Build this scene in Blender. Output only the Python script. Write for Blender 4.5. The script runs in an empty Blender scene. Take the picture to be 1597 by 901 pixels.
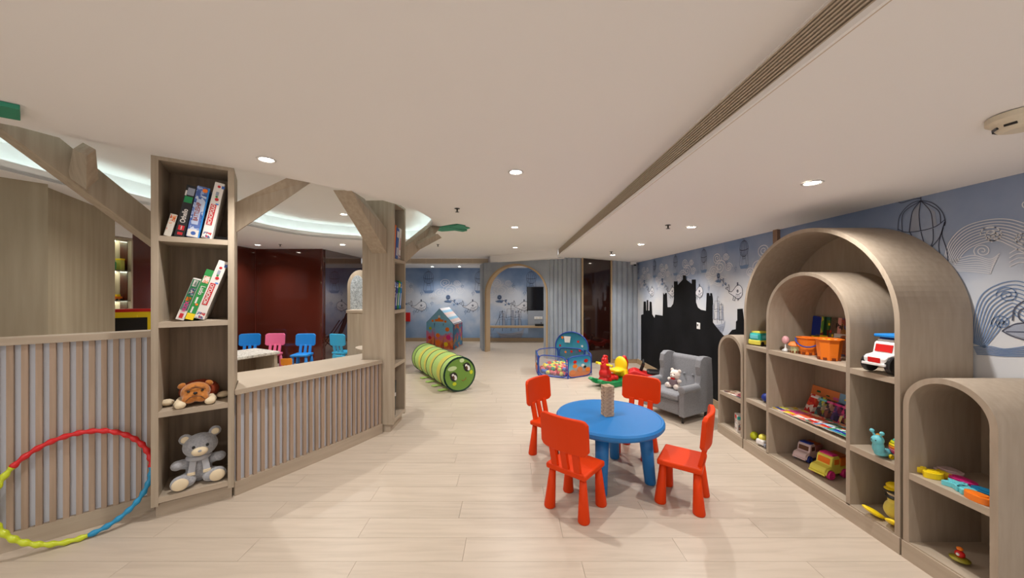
import bpy, bmesh, math, random
from mathutils import Vector, Matrix, geometry
random.seed(7)
PI = math.pi
F = 541.0; CX = 798.0; CY = 455.0; H = 1.46
C = bpy.context.scene.collection
# ------------------------------------------------------------------ camera
cam_data = bpy.data.cameras.new('camera')
cam = bpy.data.objects.new('camera', cam_data); C.objects.link(cam)
cam.location = (0, 0, H); cam.rotation_euler = (PI/2, 0, 0)
cam_data.sensor_width = 36; cam_data.lens = F/1597*36
cam_data.shift_y = 4.5/1597; cam_data.shift_x = 0.5/1597
cam_data.clip_start = 0.02; cam_data.clip_end = 100
bpy.context.scene.camera = cam
# ------------------------------------------------------------------ world, exposure
world = bpy.data.worlds.new('world'); bpy.context.scene.world = world
world.use_nodes = True
world.node_tree.nodes['Background'].inputs[0].default_value = (1.0, 0.98, 0.96, 1)
world.node_tree.nodes['Background'].inputs[1].default_value = 0.55
vs = bpy.context.scene.view_settings
vs.view_transform = 'Standard'; vs.look = 'None'; vs.gamma = 1; vs.exposure = 0.99
SPOT = 36.0; COVE = 2.8
# ------------------------------------------------------------------ materials
def lin(c):
    return tuple(((v/255)/12.92 if v/255 <= .04045 else ((v/255+.055)/1.055)**2.4) for v in c) + (1,)
MATS = {}
def M(name, rgb=None, rough=.5, **k):
    if name in MATS: return MATS[name]
    m = bpy.data.materials.new(name); m.use_nodes = True; MATS[name] = m
    b = m.node_tree.nodes['Principled BSDF']
    b.inputs['Base Color'].default_value = lin(rgb); b.inputs['Roughness'].default_value = rough
    if 'spec' in k: b.inputs['Specular IOR Level'].default_value = k['spec']
    if 'metal' in k: b.inputs['Metallic'].default_value = k['metal']
    if 'ior' in k: b.inputs['IOR'].default_value = k['ior']
    if 'alpha' in k: b.inputs['Alpha'].default_value = k['alpha']
    if 'trans' in k: b.inputs['Transmission Weight'].default_value = k['trans']
    if 'sheen' in k: b.inputs['Sheen Weight'].default_value = k['sheen']
    if 'emit' in k:
        b.inputs['Emission Color'].default_value = lin(rgb); b.inputs['Emission Strength'].default_value = k['emit']
    n = k.get('noise')
    if n:   # n = (rgb2, scale xyz, detail, lo, hi)
        add_noise(m, rgb, n[0], n[1], n[2] if len(n) > 2 else 4, n[3] if len(n) > 3 else .35, n[4] if len(n) > 4 else .65, k.get('bump', 0))
    return m
def nn(m, t): return m.node_tree.nodes.new(t)
def lk(m, a, b): m.node_tree.links.new(a, b)
def add_noise(m, c1, c2, scale, detail, lo, hi, bump=0, coord='Object'):
    b = m.node_tree.nodes['Principled BSDF']
    tc = nn(m, 'ShaderNodeTexCoord'); mp = nn(m, 'ShaderNodeMapping'); no = nn(m, 'ShaderNodeTexNoise'); cr = nn(m, 'ShaderNodeValToRGB')
    mp.inputs['Scale'].default_value = scale; no.inputs['Scale'].default_value = 1; no.inputs['Detail'].default_value = detail
    lk(m, tc.outputs[coord], mp.inputs[0]); lk(m, mp.outputs[0], no.inputs['Vector']); lk(m, no.outputs['Fac'], cr.inputs[0])
    cr.color_ramp.elements[0].position = lo; cr.color_ramp.elements[1].position = hi
    cr.color_ramp.elements[0].color = lin(c1); cr.color_ramp.elements[1].color = lin(c2)
    lk(m, cr.outputs[0], b.inputs['Base Color'])
    if bump:
        bp = nn(m, 'ShaderNodeBump'); bp.inputs['Strength'].default_value = bump; bp.inputs['Distance'].default_value = .002
        lk(m, no.outputs['Fac'], bp.inputs['Height']); lk(m, bp.outputs[0], b.inputs['Normal'])
def print_mat(name, cols, scale, rough=.5, sc3=(1, 1, 1)):
    """patchy printed cartoon colours: voronoi cells through a stepped ramp"""
    if name in MATS: return MATS[name]
    m = M(name, cols[0], rough); b = m.node_tree.nodes['Principled BSDF']
    tc = nn(m, 'ShaderNodeTexCoord'); mp = nn(m, 'ShaderNodeMapping'); no = nn(m, 'ShaderNodeTexNoise'); vo = nn(m, 'ShaderNodeTexVoronoi')
    mix = nn(m, 'ShaderNodeMixRGB'); mix.inputs[0].default_value = .12; no.inputs['Scale'].default_value = scale*.7
    mp.inputs['Scale'].default_value = sc3; vo.inputs['Scale'].default_value = scale
    cr = nn(m, 'ShaderNodeValToRGB'); cr.color_ramp.interpolation = 'CONSTANT'
    lk(m, tc.outputs['Object'], mp.inputs[0]); lk(m, mp.outputs[0], no.inputs['Vector'])
    lk(m, mp.outputs[0], mix.inputs[1]); lk(m, no.outputs['Color'], mix.inputs[2]); lk(m, mix.outputs[0], vo.inputs['Vector'])
    sep = nn(m, 'ShaderNodeSeparateColor'); lk(m, vo.outputs['Color'], sep.inputs[0]); lk(m, sep.outputs[0], cr.inputs[0])
    n = len(cols); el = cr.color_ramp.elements
    while len(el) < n: el.new(.5)
    for i, c in enumerate(cols): el[i].position = i/n; el[i].color = lin(c)
    lk(m, cr.outputs[0], b.inputs['Base Color'])
    return m
def vmix_mat(name, stops, z0, z1, other, scale, rough=.7, amount=.5):
    """print whose colour runs by height, broken up by noise"""
    m = M(name, stops[0], rough); b = m.node_tree.nodes['Principled BSDF']
    tc = nn(m, 'ShaderNodeTexCoord'); sp = nn(m, 'ShaderNodeSeparateXYZ'); mr = nn(m, 'ShaderNodeMapRange')
    no = nn(m, 'ShaderNodeTexNoise'); no.inputs['Scale'].default_value = scale; no.inputs['Detail'].default_value = 6
    ad = nn(m, 'ShaderNodeMath'); ad.operation = 'MULTIPLY_ADD'; ad.inputs[1].default_value = amount; 
    lk(m, tc.outputs['Object'], sp.inputs[0]); lk(m, tc.outputs['Object'], no.inputs['Vector'])
    mr.inputs['From Min'].default_value = z0; mr.inputs['From Max'].default_value = z1
    lk(m, sp.outputs['Z'], mr.inputs['Value']); lk(m, no.outputs['Fac'], ad.inputs[0]); lk(m, mr.outputs[0], ad.inputs[2])
    su = nn(m, 'ShaderNodeMath'); su.operation = 'SUBTRACT'; su.inputs[1].default_value = amount*.5; lk(m, ad.outputs[0], su.inputs[0])
    cr = nn(m, 'ShaderNodeValToRGB'); el = cr.color_ramp.elements
    while len(el) < len(stops): el.new(.5)
    for i, c in enumerate(stops): el[i].position = i/(len(stops)-1); el[i].color = lin(c)
    lk(m, su.outputs[0], cr.inputs[0]); lk(m, cr.outputs[0], b.inputs['Base Color'])
    return m
WOOD = M('wood', (160, 144, 124), .55, noise=((178, 163, 143), (34, 34, 1.6), 6, .3, .7), bump=.2)
WOODH = M('wood_horizontal', (170, 154, 134), .55, noise=((184, 168, 149), (2, 2, 24), 5, .3, .7), bump=.2)
SLAT = M('slat_wood', (158, 136, 116), .6, noise=((174, 150, 130), (40, 40, 2), 5))
WHITE = M('white_paint', (226, 224, 222), .7)
CEIL = M('ceiling_paint', (240, 238, 238), .85)
PANELW = M('pale_blue_panel', (216, 222, 234), .6)
MAROON = M('maroon_glass', (80, 34, 25), .05, ior=1.6)
MIRM = M('maroon_mirror_glass', (74, 34, 26), .03, ior=3.0)
DGLASS = M('dark_glass', (34, 13, 9), .05, ior=1.7)
GREY = M('grey_padding', (142, 150, 162), .85, noise=((154, 162, 172), (4, 4, 3), 3), sheen=.3)
BLACK = M('black_plastic', (22, 21, 22), .35)
INK = M('dark_ink', (70, 74, 92), .8); INKB = M('blue_ink', (104, 128, 165), .8); INKW = M('white_ink', (214, 214, 220), .8); INKG = M('grey_ink', (150, 156, 172), .8)
BLACKP = M('black_paint', (10, 10, 12), .8, spec=.15, noise=((20, 20, 23), (3, 3, 3), 6))
MURAL = vmix_mat('mural_wash', [(122, 150, 186), (150, 172, 202), (204, 208, 216), (196, 202, 214), (138, 160, 194), (108, 134, 172)], 0.1, 2.2, None, 1.3, .75, .9)
MURALR = vmix_mat('mural_wash_side', [(176, 184, 198), (196, 198, 204), (206, 206, 208), (188, 194, 206), (140, 154, 182), (112, 132, 168)], 0.6, 2.1, None, 1.6, .75, .7)
ORANGE = M('orange_red_plastic', (218, 60, 4), .5, spec=.22)
BLUE = M('blue_plastic', (24, 116, 186), .45)
GREYF = M('grey_fabric', (118, 118, 122), .95, noise=((132, 132, 136), (120, 120, 120), 2), sheen=.3)
def col(name, rgb, rough=.45): return M(name, rgb, rough)
RED = col('red', (200, 22, 20)); YEL = col('yellow', (240, 208, 16)); GRN = col('green', (18, 140, 78)); WHT = col('white_plastic', (232, 230, 228), .35)
DBL = col('deep_blue', (24, 52, 150)); SKY = col('sky_blue', (26, 130, 210)); PINK = col('pink', (222, 96, 150)); TEAL = col('teal', (40, 172, 164))
MAG = col('magenta', (216, 40, 130)); CYAN = col('cyan', (110, 205, 215)); OR = col('orange', (240, 124, 26)); CREAM = col('cream', (226, 208, 176), .9)
LIME = col('lime', (196, 204, 30)); BRN = col('brown', (96, 62, 40)); PAPER = col('paper', (222, 216, 204), .8); LEAF = col('leaf_green', (46, 140, 110), .6)
LEAFD = col('leaf_dark', (22, 104, 80), .6); HOOPR = col('hoop_red', (206, 30, 34), .3); HOOPB = col('hoop_blue', (34, 140, 186), .3); HOOPY = col('hoop_lime', (196, 208, 44), .3)
MET = M('dark_metal', (60, 54, 50), .35, metal=.8); PYEL = col('pale_yellow', (232, 222, 90))
def screen(name, rgb, a): return M(name, rgb, .6, alpha=a)
# ------------------------------------------------------------------ geometry helpers
class MB:
    def __init__(s): s.bm = bmesh.new()
    def box(s, c, d, rz=0, ry=0, rx=0):
        mt = Matrix.Translation(c) @ Matrix.Rotation(rz, 4, 'Z') @ Matrix.Rotation(ry, 4, 'Y') @ Matrix.Rotation(rx, 4, 'X') @ Matrix.Diagonal((d[0], d[1], d[2], 1))
        bmesh.ops.create_cube(s.bm, size=1, matrix=mt); return s
    def ell(s, c, r, seg=16, rz=0, ry=0, rx=0):
        if not hasattr(r, '__len__'): r = (r, r, r)
        mt = Matrix.Translation(c) @ Matrix.Rotation(rz, 4, 'Z') @ Matrix.Rotation(ry, 4, 'Y') @ Matrix.Rotation(rx, 4, 'X') @ Matrix.Diagonal((r[0], r[1], r[2], 1))
        bmesh.ops.create_uvsphere(s.bm, u_segments=seg, v_segments=max(6, seg*2//3), radius=1, matrix=mt); return s
    def hexa(s, p):      # 4 bottom + 4 top points
        v = [s.bm.verts.new(q) for q in p]
        for f in ((3, 2, 1, 0), (4, 5, 6, 7), (0, 1, 5, 4), (1, 2, 6, 5), (2, 3, 7, 6), (3, 0, 4, 7)): s.bm.faces.new([v[i] for i in f])
        return s
    def prism(s, pts, ext, hole=None):   # planar polygon (3D points) pushed along ext
        loops = [[Vector(p) for p in pts]] + ([[Vector(p) for p in hole]] if hole else [])
        tris = geometry.tessellate_polygon(loops)
        flat = [p for l in loops for p in l]; e = Vector(ext)
        a = [s.bm.verts.new(p) for p in flat]
        b = [s.bm.verts.new(p+e) for p in flat]
        for t in tris:
            try: s.bm.faces.new([a[i] for i in t]); s.bm.faces.new([b[i] for i in reversed(t)])
            except ValueError: pass
        o = 0
        for l in loops:
            n = len(l)
            for i in range(n):
                j = (i+1) % n
                try: s.bm.faces.new([a[o+i], a[o+j], b[o+j], b[o+i]])
                except ValueError: pass
            o += n
        return s
    def tube(s, pts, r, seg=8, closed=False, cap=True):
        pts = [Vector(p) for p in pts]; n = len(pts); rr = r if hasattr(r, '__len__') else [r]*n
        rings = []; up = None
        for i, p in enumerate(pts):
            if closed: t = pts[(i+1) % n]-pts[i-1]
            else: t = pts[min(i+1, n-1)]-pts[max(i-1, 0)]
            t.normalize()
            if up is None: up = t.orthogonal().normalized()
            up = (up - t*up.dot(t)).normalized(); sd = t.cross(up)
            rings.append([s.bm.verts.new(p+(up*math.cos(2*PI*k/seg)+sd*math.sin(2*PI*k/seg))*rr[i]) for k in range(seg)])
        for i in range(n if closed else n-1):
            a, b = rings[i], rings[(i+1) % n]
            for k in range(seg): s.bm.faces.new([a[k], a[(k+1) % seg], b[(k+1) % seg], b[k]])
        if cap and not closed: s.bm.faces.new(rings[0][::-1]); s.bm.faces.new(rings[-1])
        return s
    def lathe(s, prof, c=(0, 0, 0), seg=24, mt=None, sx=1, sy=1):  # prof: (radius, z)
        mt = mt or Matrix.Identity(4); rings = []
        for r, z in prof:
            rings.append([s.bm.verts.new(mt @ Vector((c[0]+sx*max(r, 1e-4)*math.cos(2*PI*k/seg), c[1]+sy*max(r, 1e-4)*math.sin(2*PI*k/seg), c[2]+z))) for k in range(seg)])
        for a, b in zip(rings, rings[1:]):
            for k in range(seg): s.bm.faces.new([a[k], a[(k+1) % seg], b[(k+1) % seg], b[k]])
        s.bm.faces.new(rings[0][::-1]); s.bm.faces.new(rings[-1]); return s
    def build(s, name, mat, parent=None, smooth=False, bevel=0, seg=2, kind=None, label=None, voxel=0, sub=0):
        bmesh.ops.recalc_face_normals(s.bm, faces=s.bm.faces[:])
        me = bpy.data.meshes.new(name); s.bm.to_mesh(me); s.bm.free()
        me.materials.append(mat)
        if smooth:
            for p in me.polygons: p.use_smooth = True
        o = bpy.data.objects.new(name, me); C.objects.link(o)
        if parent is not None: o.parent = parent
        if voxel:
            r = o.modifiers.new('remesh', 'REMESH'); r.mode = 'VOXEL'; r.voxel_size = voxel; r.use_smooth_shade = True
            sm = o.modifiers.new('smooth', 'SMOOTH'); sm.factor = .5; sm.iterations = 4
        if bevel:
            b = o.modifiers.new('bevel', 'BEVEL'); b.width = bevel; b.segments = seg; b.limit_method = 'ANGLE'; b.angle_limit = .6; 
            b.harden_normals = False
        if sub:
            u = o.modifiers.new('sub', 'SUBSURF'); u.levels = sub; u.render_levels = sub
        if kind: o['kind'] = kind
        if label: o['label'] = label
        return o
def B(): return MB()
def thing(name, label, cat, loc=(0, 0, 0), rz=0, group=None):
    o = bpy.data.objects.new(name, None); C.objects.link(o); o.empty_display_size = .05
    o.location = loc; o.rotation_euler = (0, 0, rz); o['label'] = label; o['category'] = cat
    if group: o['group'] = group
    return o
def tag(o, label, cat, group=None):
    o['label'] = label; o['category'] = cat
    if group: o['group'] = group
    return o
def copy_tree(o, parent=None):
    c = o.copy(); C.objects.link(c)
    if parent is not None: c.parent = parent
    for ch in list(o.children): copy_tree(ch, c)
    return c
def struct(o): o['kind'] = 'structure'; return o
def P(x, y, d): return Vector(((x-CX)/F*d, d, H-(y-CY)/F*d))
def onz(x, y, z):
    d = F*(H-z)/(y-CY); return Vector(((x-CX)/F*d, d, z))
def text(body, size, mat, parent, mt, name='lettering', bold=.0, sx=1):
    cu = bpy.data.curves.new('t', 'FONT'); cu.body = body; cu.size = size; cu.extrude = .0004; cu.offset = bold; cu.align_x = 'CENTER'; cu.align_y = 'CENTER'
    t = bpy.data.objects.new('t', cu); C.objects.link(t); bpy.context.view_layer.update()
    me = bpy.data.meshes.new_from_object(t.evaluated_get(bpy.context.evaluated_depsgraph_get()))
    bpy.data.objects.remove(t); bpy.data.curves.remove(cu)
    me.transform(mt @ Matrix.Diagonal((sx, 1, 1, 1))); me.materials.clear(); me.materials.append(mat)
    o = bpy.data.objects.new(name, me); C.objects.link(o); o.parent = parent; return o
def frame3(o, x, y):    # matrix with text x axis, y axis at origin o
    x = Vector(x).normalized(); y = Vector(y).normalized(); z = x.cross(y)
    m = Matrix((x, y, z)).transposed().to_4x4(); m.translation = Vector(o); return m
def spline(pts, n=6, closed=False):
    pts = [Vector(p) for p in pts]; N = len(pts); out = []
    for i in range(N if closed else N-1):
        if closed: a, b, c, d = pts[i-1], pts[i], pts[(i+1) % N], pts[(i+2) % N]
        else: a, b, c, d = pts[max(i-1, 0)], pts[i], pts[i+1], pts[min(i+2, N-1)]
        for k in range(n):
            t = k/n; out.append(.5*((2*b)+(c-a)*t+(2*a-5*b+4*c-d)*t*t+(3*b-a-3*c+d)*t**3))
    if not closed: out.append(pts[-1])
    return out
# ================================================================== SETTING
WX = 2.58; ZC = 2.335; ZR = 2.58; BY = 10.26
def zs(x): return 2.20-.086*(x-.95)
# floor: base + planks
fl = struct(B().box((-1.5, 4, -.06), (9.4, 14, .1)).build('floor', M('floor_gap', (176, 160, 140), .7)))
PLK = M('plank', (214, 200, 180), .36)
def plank_mat():
    m = PLK; b = m.node_tree.nodes['Principled BSDF']
    tc = nn(m, 'ShaderNodeTexCoord'); oi = nn(m, 'ShaderNodeObjectInfo'); mp = nn(m, 'ShaderNodeMapping'); no = nn(m, 'ShaderNodeTexNoise')
    mp.inputs['Scale'].default_value = (2.2, 26, 1); no.inputs['Scale'].default_value = 1; no.inputs['Detail'].default_value = 5; no.inputs['Distortion'].default_value = .6
    cm = nn(m, 'ShaderNodeCombineXYZ'); mu = nn(m, 'ShaderNodeMath'); mu.operation = 'MULTIPLY'; mu.inputs[1].default_value = 37
    lk(m, oi.outputs['Random'], mu.inputs[0]); lk(m, mu.outputs[0], cm.inputs[0]); lk(m, mu.outputs[0], cm.inputs[2]); lk(m, cm.outputs[0], mp.inputs['Location'])
    lk(m, tc.outputs['Object'], mp.inputs[0]); lk(m, mp.outputs[0], no.inputs['Vector'])
    cr = nn(m, 'ShaderNodeValToRGB'); cr.color_ramp.elements[0].color = lin((184, 169, 152)); cr.color_ramp.elements[1].color = lin((197, 182, 165))
    cr.color_ramp.elements[0].position = .25; cr.color_ramp.elements[1].position = .6
    hs = nn(m, 'ShaderNodeHueSaturation'); mr = nn(m, 'ShaderNodeMapRange'); mr.inputs['To Min'].default_value = .975; mr.inputs['To Max'].default_value = 1.02
    lk(m, oi.outputs['Random'], mr.inputs['Value']); lk(m, mr.outputs[0], hs.inputs['Value'])
    lk(m, no.outputs['Fac'], cr.inputs[0]); lk(m, cr.outputs[0], hs.inputs['Color']); lk(m, hs.outputs[0], b.inputs['Base Color'])
plank_mat()
PW, PL = .18, 1.22
pm = B().box((0, 0, -.005), (PL-.0016, PW-.0016, .01)).build('plank', PLK, fl)
pmesh = pm.data; bpy.data.objects.remove(pm)
rows = []
y = -1.9; r = 0
while y < 10.3:
    x = -5.6+((r*.47) % 1)*PL
    while x < 3.1:
        rows.append((x, y+PW/2)); x += PL
    y += PW; r += 1
def seen(x, y): return y > 1.2 and abs(x) - PL/2 < 1.5*(y+PW) and not (x < -2.45-.6*(y > 3) and y < 4.0) and x < 2.9
vis = sorted([q for q in rows if seen(*q)], key=lambda q: q[1])[:290]; vset = set(vis)
for (x, y) in vis:
    o = bpy.data.objects.new('plank', pmesh); C.objects.link(o); o.parent = fl; o.location = (x, y, 0)
rest = B()
for (x, y) in rows:
    if (x, y) not in vset: rest.box((x, y, -.005), (PL-.0016, PW-.0016, .01))
rest.build('distant_planks', PLK, fl, kind='stuff')
# ceiling: main slab with recess hole
rc = [(-3.64, 2.3), (-3.68, 3.0), (-3.66, 3.7), (-3.5, 4.62), (-3.36, 5.2), (-3.05, 5.6), (-2.45, 5.95), (-1.9, 6.25), (-1.55, 5.75), (-1.2, 4.9), (-.98, 4.3), (-1.02, 3.75), (-1.2, 3.38), (-1.43, 3.0), (-1.63, 2.77), (-2.0, 2.42), (-2.31, 2.18), (-2.68, 1.78), (-3.2, 1.5), (-3.55, 1.75)]
rcs = [(p.x, p.y) for p in spline([(a, b, 0) for a, b in rc], 5, True)]
outer = [(-6.2, -3), (.95, -3), (.95, 7.14), (-.5, 8.46), (-.58, 8.9), (-6.2, 8.9)]
ce = B().prism([(a, b, ZC) for a, b in outer], (0, 0, .03), [(a, b, ZC) for a, b in rcs]).build('ceiling', CEIL); struct(ce)
# recess: lip, trough, upper wall, upper ceiling
def offs(poly, d):
    n = len(poly); out = []
    ar = sum(poly[i][0]*poly[(i+1) % n][1]-poly[(i+1) % n][0]*poly[i][1] for i in range(n))
    sgn = 1 if ar > 0 else -1
    for i in range(n):
        a = Vector(poly[i-1]); b = Vector(poly[(i+1) % n]); t = (b-a).normalized(); nrm = Vector((t.y, -t.x))*sgn
        out.append((poly[i][0]+nrm.x*d, poly[i][1]+nrm.y*d))
    return out
o1 = offs(rcs, .015); o2 = offs(rcs, .15); o3 = offs(rcs, .19)
B().prism([(a, b, ZC+.001) for a, b in o1], (0, 0, .075), [(a, b, ZC+.001) for a, b in rcs]).build('recess_lip', CEIL, ce)
B().prism([(a, b, ZC+.03) for a, b in o3], (0, 0, ZR-ZC), [(a, b, ZC+.03) for a, b in o2]).build('recess_upstand', CEIL, ce)
B().prism([(a, b, ZR) for a, b in o3], (0, 0, .03)).build('recess_ceiling', CEIL, ce)
o4 = offs(rcs, .05); o5 = offs(rcs, .08)
strip = B().prism([(a, b, ZC+.034) for a, b in o5], (0, 0, .008), [(a, b, ZC+.034) for a, b in o4]).build('light_strip', M('cove_light', (226, 250, 244), .5, emit=COVE))
tag(strip, 'greenish white light strip hidden in the curved ceiling recess', 'light strip')
# right soffit and low back ceiling
so = B()
def sof(pts): so.prism([(a, b, zs(a)) for a, b in pts], (0, 0, .02))
sof([(.95, -3), (WX+.12, -3), (WX+.12, 7.35), (.95, 7.35)])
so.build('ceiling_soffit', CEIL, ce)
B().prism([(x, y, 2.165) for x, y in [(-.5, 8.46), (.95, 7.14), (.95, 7.34), (WX+.1, 7.34), (WX+.1, 10.4), (-5.3, 10.4), (-5.3, 8.9), (-.58, 8.9)]], (0, 0, .02)).build('low_ceiling', CEIL, ce)
so2 = B()
def vface(a, b, z0, z1, t=.02):
    a = Vector((a[0], a[1], 0)); b = Vector((b[0], b[1], 0)); n = (b-a).normalized().cross(Vector((0, 0, 1)))*t
    so2.hexa([a+Vector((0, 0, z0)), b+Vector((0, 0, z0)), b+n+Vector((0, 0, z0)), a+n+Vector((0, 0, z0)), a+Vector((0, 0, z1)), b+Vector((0, 0, z1)), b+n+Vector((0, 0, z1)), a+n+Vector((0, 0, z1))])
vface((.95, 7.14), (-.5, 8.46), 2.165, ZC+.02, -.02); vface((-.5, 8.46), (-.58, 8.9), 2.165, ZC+.02, -.02)
vface((-.58, 8.9), (-5.3, 8.9), 2.165, 2.19, -.02); vface((-.58, 8.9), (-5.3, 8.9), 2.318, ZC+.02, -.02)
vface((.95, 7.14), (.95, -3), 2.333, ZC+.02, -.02)
so2.build('soffit_face', CEIL, ce)
B().box((-1.5, 3.8, 2.72), (9.4, 13.8, .04)).build('light_blocking_slab', CEIL, ce)  # unseen slab added above the ceilings to block world light leaking through gaps
# long air grille on the side of the soffit
gr = thing('air_grille', 'long brown slatted air grille along the soffit edge above the play area', 'vent', (.96, 3, 2.2))
B().box((.03, -.96, .066), (.01, 10.2, .138)).build('backing', M('grille_dark', (58, 46, 36), .8), gr)
gm = M('grille_slat', (200, 184, 165), .5); gmb = M('grille_slat_pale', (222, 206, 184), .6)
for i in range(10):
    B().box((.006, -.96, .002+i*.0142), (.012, 10.19, .0065)).build('slat', gm, gr)
for yy in (-1.4, .35, 2.0, 3.6):
    B().box((.012, yy, .066), (.014, .003, .132)).build('divider', gm, gr)
g2 = thing('air_grille', 'wide brown air grille at the ceiling step in front of the mural wall', 'vent', (-2.2, 8.9, 2.19))
B().box((0, .03, .064), (3.24, .01, .13)).build('backing', M('grille_mid', (196, 182, 164), .7), g2)
for i in range(9): B().box((0, .004, .008+i*.014), (3.2, .010, .008)).build('slat', gmb, g2)
for i in range(9): B().box((-1.6+i*.4, .0, .064), (.02, .01, .128)).build('divider', gmb, g2)
# ---------------- walls
wr = struct(B().box((WX+.05, 2.2, 1.05), (.1, 10.3, 2.1)).build('wall_right', MURALR))
wb = struct(B().box((-1.3, BY+.05, 1.1), (8.0, .1, 2.2)).build('wall_back', MURAL))
wl = B()
wl.box((-5.27, 5.9, 1.17), (.1, 2.38, 2.34))
wl = struct(wl.build('wall_left', MAROON))
struct(B().box((-4.55, 7.12, 1.17), (1.36, .1, 2.34)).build('wall_alcove', MAROON))
struct(B().box((-3.9, 8.73, 1.17), (.1, 3.12, 2.34)).build('wall_mirrored', MIRM))
for x, y in ((-5.215, 7.06), (-3.86, 7.06)): struct(B().box((x, y, 1.17), (.012, .012, 2.33)).build('trim_1', M('trim_dark', (96, 40, 30), .3)))
for nm, c_, d_ in (('wall_side', (-5.6, -1, 1.17), (.1, 4.6, 2.4)),): struct(B().box(c_, d_).build(nm, M('beige_wall', (206, 194, 178), .8)))
# wooden wall panels at the left
def wallseg(a, b, z, t, name, mat):
    a = Vector((a[0], a[1], 0)); b = Vector((b[0], b[1], 0)); n = Vector((-(b-a).y, (b-a).x, 0)).normalized()*t; u = Vector((0, 0, z))
    return B().hexa([a, b, b+n, a+n, a+u, b+u, b+n+u, a+n+u]).build(name, mat)
WALLW = M('wall_wood', (150, 136, 112), .6, noise=((168, 154, 130), (14, 14, 1.0), 7, .3, .7), bump=.3)
struct(wallseg((-5.6, .2), (-3.77, 2.82), ZC, .06, 'wall_panelled', WALLW))
struct(wallseg((-3.86, 2.86), (-4.46, 3.9), ZC, .06, 'wall_panelled', WALLW))
struct(wallseg((-4.50, 3.9), (-5.28, 4.2), ZC, .05, 'wall_panelled', WALLW))
# lit display niche in left wall
ni = thing('display_niche', 'tall lit display niche with glass shelves beside the dark red wall', 'shelf', (-5.22, 4.5, .3))
B().box((-.2, 0, .93), (.02, .46, 1.86)).build('back_panel', M('niche_back', (206, 206, 186), .6), ni)
for s in (-1, 1): B().box((-.08, s*.225, .93), (.26, .02, 1.86)).build('side_panel', WOOD, ni)
B().box((-.08, 0, 1.87), (.26, .46, .03)).build('top_panel', WOOD, ni)
B().box((-.08, 0, 1.98), (.26, .46, .18)).build('fascia', CEIL, ni)
B().box((-.08, 0, -.14), (.26, .46, .3)).build('base_panel', WOOD, ni)
GL = M('shelf_glass', (120, 118, 104), .1)
for z in (.22, .62, 1.04, 1.44): 
    B().box((-.08, 0, z), (.24, .43, .014)).build('shelf', GL, ni)
    B().box((-.16, 0, z-.012 if z > .3 else z+.01), (.02, .4, .006)).build('light_bar', M('niche_light', (240, 246, 224), .5, emit=14), ni)
B().box((-.16, 0, 1.85), (.02, .4, .006)).build('light_bar', MATS['niche_light'], ni)
def toy(name, label, cat, loc, parts, rz=0, group=None):
    t = thing(name, label, cat, loc, rz, group)
    for p in parts: p(t)
    return t
def pb(name, c, d, mat, **k): return lambda t: B().box(c, d, **{q: k[q] for q in k if q in ('rz', 'ry', 'rx')}).build(name, mat, t, bevel=k.get('bevel', .004))
def pe(name, c, r, mat, **k): return lambda t: B().ell(c, r, 16, **{q: k[q] for q in k if q in ('rz', 'ry', 'rx')}).build(name, mat, t, smooth=True)
def pw(name, c, r, w, mat, axis='Y'):
    def f(t):
        mt = Matrix.Translation(c) @ (Matrix.Rotation(PI/2, 4, 'X') if axis == 'Y' else Matrix.Rotation(PI/2, 4, 'Y'))
        return B().lathe([(r*.5, -w/2), (r*.93, -w/2), (r, -w/3), (r, w/3), (r*.93, w/2), (r*.5, w/2), (r*.45, w*.35)], seg=20, mt=mt).build(name, mat, t, smooth=False)
    return f
nz = .3
toy('toy_tub', 'green plastic toy tub on the upper shelf of the lit niche', 'toy', (-5.29, 4.52, nz+1.447), [pb('body', (0, 0, .06), (.12, .16, .12), GRN, bevel=.02), pb('handle', (0, .0, .15), (.02, .12, .02), LIME)])
toy('toy_jar', 'yellow toy jar beside the green tub in the niche', 'toy', (-5.27, 4.67, nz+1.447), [pb('body', (0, 0, .07), (.07, .05, .14), col('olive_yellow', (190, 190, 90))), pb('lid', (0, 0, .15), (.075, .055, .02), YEL)])
for lab, c, yy, cc in (('yellow', YEL, 4.42, OR), ('blue', DBL, 4.53, SKY), ('orange', OR, 4.65, YEL)):
    toy('toy_car', lab+' small toy car on the middle shelf of the lit niche', 'toy', (-5.29, yy, nz+1.047), [pb('body', (0, 0, .03), (.05, .09, .04), c), pb('cab', (0, 0, .065), (.045, .045, .03), cc), pw('wheel', (.03, -.025, .012), .012, .01, BLACK, 'X'), pw('wheel', (.03, .025, .012), .012, .01, BLACK, 'X')])
for lab, c, yy in (('blue', DBL, 4.42), ('white', WHT, 4.53), ('red', RED, 4.64)):
    toy('toy_boat', lab+' small toy boat on the lowest lit niche shelf', 'toy', (-5.29, yy, nz+.627), [pb('hull', (0, 0, .015), (.04, .09, .03), c), pb('deck', (0, 0, .04), (.025, .05, .02), WHT)])
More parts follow.
